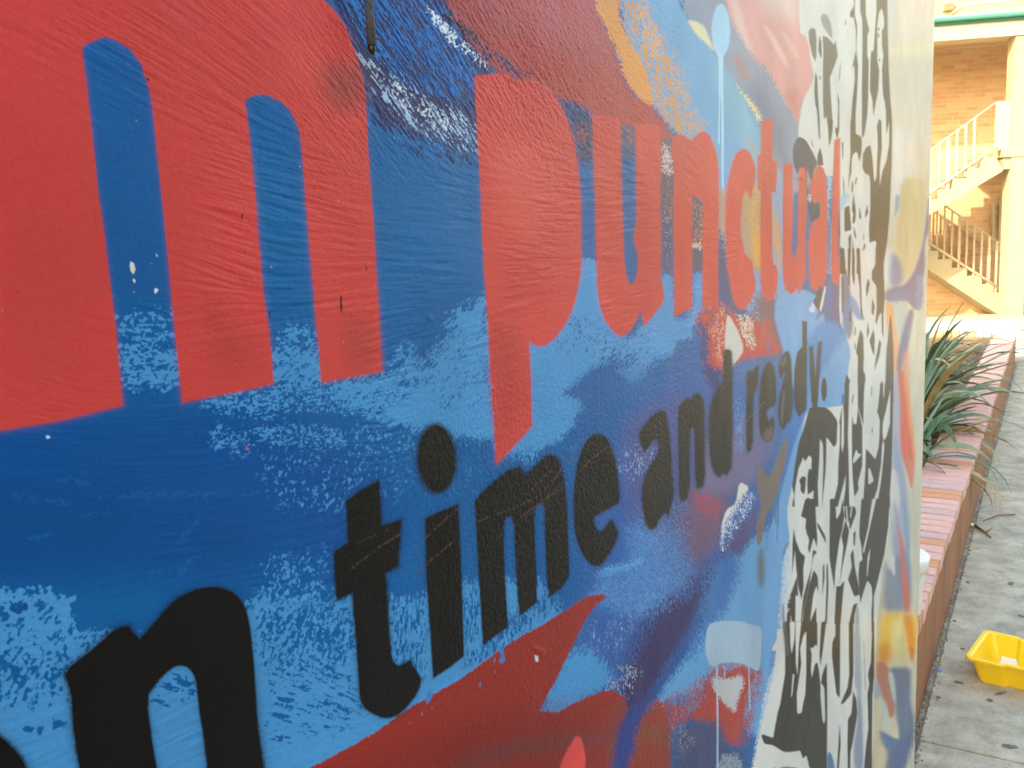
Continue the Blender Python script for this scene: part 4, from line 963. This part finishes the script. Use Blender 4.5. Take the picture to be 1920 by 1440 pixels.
for c_, t_, w_, a_ in (((150, 58, 54), '10,420 110,400 160,560 185,730 10,740', 34, .1), ((140, 60, 56), '640,590 700,600 712,690 650,700', 26, .4), ((150, 56, 52), '380,560 470,620 500,700 400,720', 40, .3), ((224, 104, 92), '930,280 1000,260 1050,380 1000,470 930,420', 40, .35), ((150, 52, 48), '920,600 980,640 985,760 930,840', 26, .35), ((226, 96, 84), '520,60 600,100 600,160 540,150', 30, .2), ((160, 66, 60), '1000,420 1090,440 1060,560 940,560', 40, .15)):  # mottled red overspray; pale patch on the p is a painted sheen
    L(c_, PXY(t_), w=w_, a=a_)
BK = (16, 16, 18)
letter('large black letter n at the bottom left', B4('480,740 520,680 600,615 700,540 780,470 850,410 900,385 940,376 975,378 1000,420 1050,465 1090,430 1140,370 1200,300 1250,240 1300,190 1360,150 1420,120 1480,98 1540,85 1600,80 1640,82 1690,95 1740,115 1780,145 1810,180 1840,230 1860,290 1880,400 1890,500 1915,800 1935,1100 1985,1440 1995,1500 1550,1500 1545,1400 1520,1200 1490,980 1470,800 1455,750 1430,710 1400,685 1360,675 1330,678 1300,690 1250,730 1200,780 1120,890 1115,1000 1140,1200 1180,1440 1190,1500 600,1500 590,1440 565,1280 545,1150 530,900 510,820'), BK, 15, 0, 0, w=2.2, sm=0)
letter('part of a black letter cut by the bottom left corner', B4('-200,1100 0,1190 60,1240 150,1330 210,1440 220,1560 -200,1560'), BK, 15, 0, 0, w=4)
letter('black letter t', B2('925,720 935,900 945,1060 1020,1042 1095,1015 1080,1200 1065,1370 970,1420') + B5('980,40 1000,400 1015,580 1032,640 1060,670 1100,665 1155,628 1245,770 1230,840 1200,900 1120,1000 1065,1045 1010,1065 970,1067 930,1060 850,1020 815,995 790,960 775,910 770,850 750,550 725,130 605,185 590,0') + B2('585,1255 690,1190 675,880 780,800'), BK, 10, 0, 0, w=1.8, sm=0)
letter('black dot of the letter i', ell(818.7, 860, 36.5, 65, -2, 36), BK, 12, 0, 0, w=3.5, sm=0)
letter('black stem of the letter i', B2('1270,1010 1380,955 1515,900 1530,1200 1540,1440') + B5('1560,600 1450,690 1330,770 1290,200 1280,0'), BK, 9, 0, 0, w=1.8, sm=0)
letter('black letter m', PXY('890,940 902,925 917,910 935,895 955,880 975,876 984,888 990,886 997,880 1017,860 1030,852 1042,856 1047,864 1052,875 1058,900 1063,945 1068,1080 1054,1102 1030,1120 1025,1080 1021,952 1015,943 1005,950 1001,970 1004,1033 1007,1080 1007,1130 975,1155 971,1130 967,1060 964,985 958,968 948,970 944,985 947,1080 952,1175 905,1210 900,1130 897,1080 893,1000'), BK, 8, 0, 0, w=1.6, sm=0)
letter('first black letter e', B3('560,420 600,385 630,375 660,375 710,400 745,470 780,600 800,760 805,890 760,915 700,950 620,990 612,1015 615,1040 640,1100 670,1112 700,1070 750,1010 775,1070 800,1120 760,1220 700,1320 675,1350 650,1365 620,1360 590,1350 530,1280 490,1180 472,1090 465,1000 462,900 465,800 490,600 520,500'), BK, 7, 0, 0, w=1.5)
BK_HAZE = (36, 32, 28)  # black of the farther letters, with haze mixed into its colour
letter('first black letter a', B3('950,380 1000,300 1060,230 1130,195 1160,240 1185,400 1195,560 1200,700 1215,820 1170,1000 1150,960 1110,1000 1080,1080 1030,1095 1000,1030 975,900 975,780 1000,680 1040,600 1090,540 1105,480 1090,420 1060,410 1030,460 1000,510 970,470'), BK_HAZE, 6, 0, 0, w=1.5)
letter('black letter n in the word and', B3('1245,180 1290,120 1320,100 1335,130 1370,75 1410,75 1435,120 1445,250 1450,760 1375,790 1375,350 1355,320 1335,350 1330,850 1255,890 1250,600'), BK_HAZE, 5, 0, 0, w=1.4)
letter('black letter d with a tall stem', G3('620,190 660,185 700,200 708,300 710,400 710,1000 700,1350 690,1390 650,1450 620,1420 580,1470 540,1430 500,1330 485,1200 480,900 488,800 500,720 520,670 540,620 600,540 620,520'), BK_HAZE, 6, 0, 0, w=1.6)
letter('black letter r', G3('850,440 890,400 910,420 940,370 975,340 970,480 955,590 925,620 915,700 915,1180 850,1230 850,900'), BK_HAZE, 5, 0, 0, w=1.5)
letter('black letter e in the word ready', G3('1060,310 1100,320 1130,390 1145,500 1150,740 1060,790 1045,830 1075,910 1120,850 1135,950 1110,1080 1060,1120 1010,1090 980,980 975,850 985,600 1010,430'), BK_HAZE, 5, 0, 0, w=1.5)
letter('smudged black letter a in the word ready', G3('1170,380 1200,270 1250,200 1280,220 1300,320 1305,500 1310,780 1300,850 1275,940 1262,890 1240,960 1200,985 1175,900 1165,800 1180,650 1220,500 1240,430 1220,410 1195,500'), BK_HAZE, 4, 0, 0, w=1.4)
L((112, 102, 92), G3('1215,600 1235,600 1225,800 1205,960 1195,900 1200,750'), w=3, a=.7)
L((104, 98, 90), G3('1190,330 1240,240 1250,300 1210,380'), w=3, a=.6)
L((128, 110, 100), G3('1040,960 1080,1000 1110,940 1110,1060 1060,1110 1010,1080'), w=4, a=.6)
letter('last black letter d', G3('1410,-98 1455,-88 1455,400 1450,790 1420,820 1380,860 1345,800 1328,650 1330,400 1345,300 1360,220 1410,160'), BK_HAZE, 2, 0, 0, w=1.2, sm=0)
letter('black letter y shaped like a v', G3('1475,165 1515,155 1528,300 1540,460 1552,300 1565,120 1608,105 1590,350 1560,760 1520,790 1500,700'), BK_HAZE, 2, 0, 0, w=1.2, sm=0)
letter('black full stop after ready', ell(1545.2, 730, 5.2, 22), BK_HAZE, 2, 0, 0, w=1.4, sm=0)

# brown scratches dragged over the black letters
def scratch(pts, c=(104, 78, 66), w=.8, a=.7):
    for i in range(len(pts) - 1):
        (ax_, ay_), (bx_, by_) = pts[i], pts[i + 1]
        l_ = math.hypot(bx_ - ax_, by_ - ay_); nx, ny = -(by_ - ay_) / l_ * w, (bx_ - ax_) / l_ * w
        L(c, [(ax_ + nx, ay_ + ny), (bx_ + nx, by_ + ny), (bx_ - nx, by_ - ny), (ax_ - nx, ay_ - ny)], dry=1.6, n='C', a=a, sm=0, bias=-.05)
scratch(B2('700,1400 900,1240 1090,1120')); scratch(B2('1180,1250 1300,1130 1510,930')); scratch(B2('1200,1420 1400,1250 1640,1040 1800,980 1920,930')); scratch(B2('740,1200 1000,1090'), a=.4)
scratch(B3('0,940 200,840 330,700 420,560 560,440')); scratch(B3('60,1000 260,850 420,760')); scratch(B3('470,700 600,560 740,460')); scratch(B3('120,820 300,640'), a=.5); scratch(G3('850,900 980,780 1040,700'), (130, 112, 100), .7, .6)
scratch(B4('600,560 760,470 860,410'), (60, 90, 130), 1.0, .5); scratch(PXY('930,1010 1000,960 1060,900'), a=.4)
# chips, flecks, nicks
def fleck(c, pts, w=.9): L(c, PXY(pts), w=w, sm=0)
fleck((226, 226, 214), '245,490 251,494 254,505 250,515 245,508 243,498'); fleck((226, 226, 214), '250,522 254,525 253,531 249,527')
fleck((220, 228, 236), '291,540 297,542 296,546 291,551 289,546'); fleck((220, 228, 236), '292,475 296,480 294,482')
fleck((22, 24, 50), '639,553 642,556 642,585 640,587 638,575'); fleck((22, 24, 50), '453,400 455,400 455,410 452,410'); fleck((22, 24, 50), '506,582 508,584 507,598 505,596'); fleck((22, 24, 50), '686,500 688,500 688,508 686,508')
fleck((226, 60, 60), '460,836 463,836 466,842 464,844'); fleck((24, 40, 60), '275,145 282,150 276,152'); fleck((200, 216, 230), '86,817 92,816 95,821 88,823')
fleck((200, 214, 230), '1001,1228 1008,1230 1009,1240 1004,1241', 1.2)
rf = np.random.default_rng(9)
for k in range(70):
    x_, y_ = rf.uniform(0, 900), rf.uniform(0, 700); s_ = rf.uniform(.6, 1.5)
    fleck((20, 20, 40) if rf.random() < .6 else (230, 150, 140), '%f,%f %f,%f %f,%f %f,%f' % (x_ - s_, y_, x_, y_ - s_, x_ + s_, y_, x_, y_ + s_), 1.0)

# slow tonal drift of the paint film
nE = eq(vn(WX / .16, WZ / .13, 33) + .6 * vn(WX / .06, WZ / .05, 34) + .3 * nB)
RGB *= (1 + (nD - .5)[:, None] * .10 + (nC - .5)[:, None] * .06 + (nE - .5)[:, None] * .12)

# ---------------- relief: brush ridges follow the hand, combed by line integral along a flow field
ctl = np.array([(150, 100, 28), (450, 40, 38), (650, 60, 42), (800, 60, 40), (1000, 60, 45), (1150, 100, 50), (850, 200, 42), (200, 450, 20), (50, 650, 22), (420, 480, 20), (620, 400, 14), (800, 480, 2), (960, 450, 10), (1000, 560, -12), (620, 560, -8), (400, 620, -12), (700, 640, -18), (900, 640, -20),
                (1100, 560, -12), (1200, 500, -10), (300, 850, -4), (100, 950, 3), (600, 800, 4), (450, 950, -8), (200, 1050, -10), (700, 1000, -35), (900, 950, -35), (1050, 850, -32), (1200, 780, -30), (250, 1300, -30), (600, 1350, -20), (900, 1350, -30), (1100, 1000, -5), (1200, 1050, 3), (1100, 1200, -60), (1300, 1200, -58), (1350, 900, -35), (1400, 300, 50), (1500, 600, -40), (1620, 400, 88), (1620, 1000, 88), (1720, 700, 88)], np.float32)
wsum = np.zeros(NV, np.float32); c2 = np.zeros(NV, np.float32); s2 = np.zeros(NV, np.float32)
for cx, cy, an in ctl:
    wg = 1.0 / ((PX - cx) ** 2 + (PY - cy) ** 2 + 900.0) ** 1.5
    a_ = math.radians(2 * an); wsum += wg; c2 += wg * math.cos(a_); s2 += wg * math.sin(a_)
th_ = .5 * np.arctan2(s2, c2)
def unproj(x, y):
    u = x - 960; v = y - 720
    rx = R[0, 0] * u + R[0, 1] * v + R[0, 2] * FPX; ry = R[1, 0] * u + R[1, 1] * v + R[1, 2] * FPX; rz = R[2, 0] * u + R[2, 1] * v + R[2, 2] * FPX
    return rx / ry * WALL_Y, rz / ry * WALL_Y
ax, az = unproj(PX, PY); bx, bz = unproj(PX + np.cos(th_), PY + np.sin(th_))
dx, dz = bx - ax, bz - az
ln = np.maximum(np.hypot(dx, dz), 1e-9); dx /= ln; dz /= ln
lic = np.zeros(NV, np.float32); lic2 = np.zeros(NV, np.float32)
for k in range(-11, 12):
    s_ = k * .0006
    lic += vn((WX + dx * s_) / .00085, (WZ + dz * s_) / .00085, 20)
    lic2 += vn((WX + dx * s_ * 2.1) / .0019, (WZ + dz * s_ * 2.1) / .0019, 21)
lic = (lic - lic.mean()) / lic.std(); lic2 = (lic2 - lic2.mean()) / lic2.std()
reg = np.clip(vn(WX / .045, WZ / .045, 22) * 2.0 + .8 * vn(WX / .014, WZ / .014, 24) - .75, .08, 1.6)
blobs = nA - .5
# roller stipple dominates right of the p below and in the maroon field
st = np.clip(sst(640, 1000, PX) * sst(560, 820, PY) + sst(880, 1000, PX) * sst(420, 100, PY), 0, 1)
fine = aniso(50, .0017, .0011, 25) + .7 * aniso(40, .0010, .0008, 26) - .85
H = (lic * .000034 * (1 - .6 * st) + lic2 * .000060 * (1 - .65 * st)) * reg + fine * .00034 * (0.12 + st) * (1 - .6 * sst(1150, 1500, PX)) + HT + (vn(WX / .03, WZ / .03, 23) - .5) * .0006
H += (nF - .5) * .00045 * sst(450, 700, PX) * sst(420, 120, PY) * (1 - sst(1000, 1200, PX))
H *= (1 - .6 * sst(1480, 1560, PX))
for cx, cy, r_, h_ in ((1012, 1222, 9, .0012), (806, 952, 3, 0.0), (806, 596, 5, .0004), (922, 728, 4, .0006), (1002, 1215, 4, .0008), (1498, 330, 6, .001), (905, 470, 4, .0003)):
    H += h_ * np.exp(-((PX - cx) ** 2 + (PY - cy) ** 2) / (r_ * r_))
H *= (1 - sst(-.012, -.004, WX - END_X(WZ))) * sst(-.14, -.05, WX)

# ---------------- material: satin wall paint
m, n, b = mat_new('mural_paint')
at = N(n, 'ShaderNodeAttribute', attribute_name='paint'); tc = N(n, 'ShaderNodeTexCoord')
n.links.new(at.outputs['Color'], b.inputs['Base Color'])
b.inputs['Roughness'].default_value = 0.40; b.inputs['Specular IOR Level'].default_value = 0.11
nf = N(n, 'ShaderNodeTexNoise', Scale=900, Detail=4); n.links.new(tc.outputs['Object'], nf.inputs['Vector'])
ng = N(n, 'ShaderNodeTexNoise', Scale=320, Detail=3); n.links.new(tc.outputs['Object'], ng.inputs['Vector'])
mr = N(n, 'ShaderNodeMapRange'); mr.inputs['To Min'].default_value = .27; mr.inputs['To Max'].default_value = .42
n.links.new(ng.outputs['Fac'], mr.inputs[0]); n.links.new(mr.outputs[0], b.inputs['Roughness'])
bp = N(n, 'ShaderNodeBump', Strength=.5, Distance=.00022); n.links.new(nf.outputs['Fac'], bp.inputs['Height']); n.links.new(bp.outputs[0], b.inputs['Normal'])
MUR = m

# ---------------- cut the sheet into the painted face and one piece per painted letter or figure
ii = (np.arange(NR - 1)[:, None] * NC + np.arange(NC - 1)[None]).ravel()
quads = np.stack([ii, ii + NC, ii + NC + 1, ii + 1], 1).astype(np.int32)
fo = OWN[quads]
owner = np.where((fo == fo[:, :1]).all(1), fo[:, 0], np.median(fo, axis=1)).astype(np.int16)
owner = np.where(owner == fo[:, 0], owner, fo[:, 0])
VC = np.empty((NV, 3), np.float32); VC[:, 0] = WX; VC[:, 1] = WALL_Y - H; VC[:, 2] = WZ
def piece(name, sel, label=None):
    f = quads[sel]
    if len(f) == 0: return
    u, inv = np.unique(f, return_inverse=True); inv = inv.reshape(f.shape)
    me = bpy.data.meshes.new(name)
    me.vertices.add(len(u)); me.vertices.foreach_set('co', VC[u].ravel())
    me.loops.add(inv.size); me.loops.foreach_set('vertex_index', inv.astype(np.int32).ravel())
    me.polygons.add(len(f)); me.polygons.foreach_set('loop_start', np.arange(0, inv.size, 4, dtype=np.int32))
    me.polygons.foreach_set('use_smooth', np.ones(len(f), bool))
    ca = me.attributes.new('paint', 'FLOAT_COLOR', 'POINT')
    c4 = np.ones((len(u), 4), np.float32); c4[:, :3] = RGB[u]; ca.data.foreach_set('color', c4.ravel())
    me.update(calc_edges=True)
    o = link(name, me, MUR, blk)
    if label: o['label'] = label
    return o
piece('painted_face', owner == 0)
for k, lab in enumerate(LET): piece('painted_letter', owner == k + 1, lab)
piece('stencil_figures', (owner == 40), 'black stencilled standing figures')
piece('stencil_ground', (owner == 41), 'white ground between the lower stencilled figures')
piece('painted_diamond', owner == 42, 'small dark diamond under the red letter a')
piece('spray_tag', owner == 43, 'grey brown sprayed tail below the word ready')

# ================================================================= PROPS
# hanging cord in front of the wall
cdx = 0.3441
c_ = tag(empty('hanging_cord', (cdx, 0.281, 1.699)), 'thin rough black foam cord hanging down in front of the mural', 'cord')
rnd = random.Random(5)
pts = [(0.0006 * math.sin(k * .35), 0, 0.9 - k * (0.9 / 60)) for k in range(61)]
cb = MB().tube(pts, [0.0022 + rnd.uniform(-.00012, .00012) for _ in pts], 14)
cb.build('cord_body', M['cord'], c_)
tipz = pts[-1][2]
MB().tube([(pts[-1][0], 0, tipz - .0001), (pts[-1][0], 0, tipz - .0025), (pts[-1][0], 0, tipz - .004)], [0.0021, 0.0018, 0.0007], 12).build('cord_tip', M['cordtip'], c_)
CORD = c_

# yellow tub on the path
TO = Vector((3.325, 0.203, 0.0)); e1 = Vector((0.985, -0.17, 0)); e2 = Vector((-0.17, -0.985, 0))
tub = tag(empty('yellow_tub', (TO.x, TO.y, 0), math.atan2(e1.y, e1.x)), 'bright yellow plastic tub with a white label lying in it on the concrete path', 'tub')
W, L = 0.262, 0.40
def outline(ins, r=0.022):
    # local x = short side 0..W, local y = 0..-L ; long sides step inwards in their middle
    a, b, c, d = ins, W - ins, -ins, -(L - ins)
    st = 0.014
    P = []
    def arc(cx, cy, t0):
        for k in range(5):
            t = math.radians(t0 + 22.5 * k); P.append((cx + r * math.cos(t), cy + r * math.sin(t)))
    arc(a + r, c - r, 90)          # corner near the planter, viewer side
    P.extend([(a, -0.110), (a + st, -0.122), (a + st, -(L - .122)), (a, -(L - .110))])
    arc(a + r, d + r, 180)
    arc(b - r, d + r, 270)
    P.extend([(b, -(L - .110)), (b - st, -(L - .122)), (b - st, -0.122), (b, -0.110)])
    arc(b - r, c - r, 0)
    return P
H_ = 0.098
rings = [(0.034, 0.0), (0.030, 0.004), (0.008, H_ - .016), (0.008, H_ - .014), (-0.006, H_ - .013), (-0.008, H_ - .003), (-0.006, H_), (0.006, H_), (0.011, H_ - .006), (0.038, 0.008), (0.044, 0.005)]
vs = []; n = len(outline(0))
for ins, z in rings: vs += [(a, b, z) for a, b in outline(ins)]
fs = [(i * n + k, (i + 1) * n + k, (i + 1) * n + (k + 1) % n, i * n + (k + 1) % n) for i in range(len(rings) - 1) for k in range(n)]
t_ = MB(); t_.add(vs, fs); t_.add([vs[(len(rings) - 1) * n + k] for k in range(n)], [tuple(range(n - 1, -1, -1))]); t_.add(vs[:n], [tuple(range(n))])
me = t_.mesh('tub_shell')
tbo = link('shell', me, M['yellow'], tub)
bv = tbo.modifiers.new('soften', 'BEVEL'); bv.width = 0.0015; bv.segments = 2; bv.limit_method = 'ANGLE'
lv = [(0.158, -0.070, .0075), (0.212, -0.062, .0075), (0.226, -0.064, .026), (0.164, -0.165, .0075), (0.214, -0.158, .0075), (0.228, -0.160, .026)]
b = MB(); b.add(lv + [(x, y, z + .001) for x, y, z in lv], [(0, 3, 4, 1), (1, 4, 5, 2), (6, 7, 10, 9), (7, 8, 11, 10), (0, 1, 7, 6), (1, 2, 8, 7), (3, 9, 10, 4), (4, 10, 11, 5), (0, 6, 9, 3), (2, 5, 11, 8)])
b.build('paper_label', M['paper'], tub)

# white bucket with lid on the planter, half hidden by the wall end
bk = tag(empty('white_bucket', (3.02, 0.402, PH)), 'white round plastic bucket with lid standing on the pink bricks by the wall end', 'bucket')
MB().lathe([(0.0, 0.002), (0.078, 0.002), (0.080, 0.006), (0.092, 0.178), (0.093, 0.184)], (0, 0, 0)).build('body', M['white'], bk)
MB().lathe([(0.094, 0.150), (0.099, 0.152), (0.100, 0.176), (0.102, 0.184), (0.102, 0.196), (0.099, 0.2), (0.092, 0.2), (0.088, 0.195), (0.05, 0.196), (0.0, 0.197)], (0, 0, 0)).build('lid', M['white'], bk)

# strap-leaved plants
def leaf_mesh(base, az, el, L, w, droop, twist, mat, seg=9):
    p = Vector(base); d_el = el; st = L / seg
    side0 = Vector((-math.sin(az), math.cos(az), 0))
    vs = []; fs = []
    for k in range(seg + 1):
        t = k / seg
        ww = w * (0.45 + 0.55 * min(1, t * 3.5)) * (1 - max(0, (t - .55) / .45) ** 1.6) + .0012
        dr = Vector((math.cos(az) * math.cos(d_el), math.sin(az) * math.cos(d_el), math.sin(d_el)))
        sd_ = (side0 + Vector((0, 0, twist * t))).normalized()
        up = sd_.cross(dr).normalized() * -1
        if up.z < 0: up = -up
        vs += [p + sd_ * ww + up * ww * .35, p, p - sd_ * ww + up * ww * .35]
        if k < seg:
            a = k * 3
            fs += [(a, a + 3, a + 4, a + 1), (a + 1, a + 4, a + 5, a + 2)]
        p = p + dr * st
        d_el -= droop * (0.3 + 1.4 * t) / seg
    me = bpy.data.meshes.new('leaf'); me.from_pydata([tuple(v) for v in vs], [], fs)
    me.polygons.foreach_set('use_smooth', [True] * len(fs)); me.materials.append(mat)
    return me
rp = random.Random(11)
specs = [((5.15, 0.70), 'low dark strap leaved plant nearest the wall end, spilling over the bricks', 34, .35, .62, (0.2, 1.1)),
         ((5.95, 0.72), 'big strap leaved plant in the planter with long leaves over the coping', 46, .45, .85, (0.3, 1.3)),
         ((6.75, 0.80), 'tallest strap leaved plant rising in front of the lower stair', 50, .55, 1.12, (0.6, 1.45)),
         ((7.70, 0.86), 'grey green strap leaved plant behind the tallest one in the planter', 30, .6, .95, (0.5, 1.35)),
         ((8.80, 0.98), 'smaller strap leaved plant toward the far end of the planter', 22, .4, .75, (0.4, 1.3))]
for (X, Y), lab, nl, l0, l1, (ea, eb) in specs:
    t = tag(empty('strap_leaf_plant', (X, Y, .26)), lab, 'plant', 'strap leaved plants in the planter')
    for k in range(nl):
        az = rp.uniform(0, 2 * math.pi); 
        if rp.random() < .45: az = math.radians(rp.uniform(215, 330))
        el = rp.uniform(ea, eb); L_ = rp.uniform(l0, l1)
        m_ = rp.choices(['leaf', 'leaf2', 'leafdry'], (5, 4, 1.6))[0]
        me = leaf_mesh((rp.uniform(-.05, .05), rp.uniform(-.05, .05), 0), az, el, L_, rp.uniform(.009, .026), rp.uniform(.3, 2.3), rp.uniform(-1.2, 1.2), M[m_])
        link('leaf', me, None, t)
    if X < 6.2:
        for k in range(7):
            me = leaf_mesh((rp.uniform(-.05, .05), -.05, .02), math.radians(rp.uniform(250, 300)), rp.uniform(.35, .75), rp.uniform(.5, .68), rp.uniform(.006, .012), rp.uniform(1.9, 2.6), .3, M[rp.choice(['leaf2', 'leafdry', 'leaf'])])
            link('leaf', me, None, t)

# litter on the path
def disc(name, x, y, rx, ry, rot, mat, h=.0018, label=None, cat=None, group=None, seed=0):
    r_ = random.Random(seed); n = 14; vs = []; ph = [r_.uniform(.82, 1.15) for _ in range(n)]
    for z, s in ((0, 1), (h * .7, .93), (h, .6)):
        for k in range(n):
            t = 2 * math.pi * k / n; a, c = rx * s * ph[k] * math.cos(t), ry * s * ph[k] * math.sin(t)
            vs.append((a * math.cos(rot) - c * math.sin(rot), a * math.sin(rot) + c * math.cos(rot), z))
    fs = [(i * n + k, i * n + (k + 1) % n, (i + 1) * n + (k + 1) % n, (i + 1) * n + k) for i in range(2) for k in range(n)] + [tuple(range(2 * n, 3 * n))]
    o = MB().add(vs, fs).build(name, mat); o.location = (x, y, 0.0005)
    return tag(o, label, cat, group)
gums = [(3.308, .226, .017, .011, 'dark round gum spot on the path just left of the yellow tub'),
        (2.938, .054, .024, .014, 'largest dark gum spot on the path at the bottom right corner'),
        (3.166, .276, .009, .008, 'small dark gum spot close to the foot of the planter below the tub'),
        (3.285, .095, .026, .009, 'long dark gum smear directly under the near edge of the yellow tub'),
        (3.22, .124, .014, .010, 'greyish gum spot in front of the yellow tub'),
        (4.393, .102, .024, .012, 'dark gum spot on the path beyond the yellow tub'),
        (4.33, .27, .013, .008, 'tiny gum spot near the planter foot beyond the tub'),
        (3.86, .285, .010, .007, 'tiny dark crumb of gum near the planter between tub and twig'),
        (4.02, .05, .018, .010, 'faint gum spot at the right edge of the path'),
        (3.60, .235, .009, .007, 'small dark crumb of gum between tub and planter')]
for i, (a, c, rx, ry, lab) in enumerate(gums):
    disc('gum_spot', a, c, ry, rx, 0.3 * i, M['gum'], label=lab, cat='gum spot', group='gum spots on the footpath', seed=i)
disc('blue_chip', 3.371, .296, .009, .009, 0, M['bluechip'], .003, 'small bright blue plastic chip on the grit by the planter', 'plastic chip')
disc('white_scrap', 5.22, .31, .03, .014, .4, M['paper'], .006, 'small white paper scrap on the path beside a dead twig', 'paper scrap')
tw = MB().tube([(5.20, .300, .006), (5.12, .262, .010), (5.02, .214, .006)], [.008, .007, .003], 7)
tw.tube([(5.08, .243, .010), (5.13, .215, .022)], [.004, .002], 6)
tag(tw.build('twig', M['twig']), 'short brown dead twig lying on the path', 'twig')
tw = MB().tube([(5.50, .12, .004), (5.42, .20, .012), (5.30, .27, .005)], [.003, .004, .002], 6)
tag(tw.build('twig', M['twig']), 'thin curved pale stalk on the path behind the brown twig', 'twig')
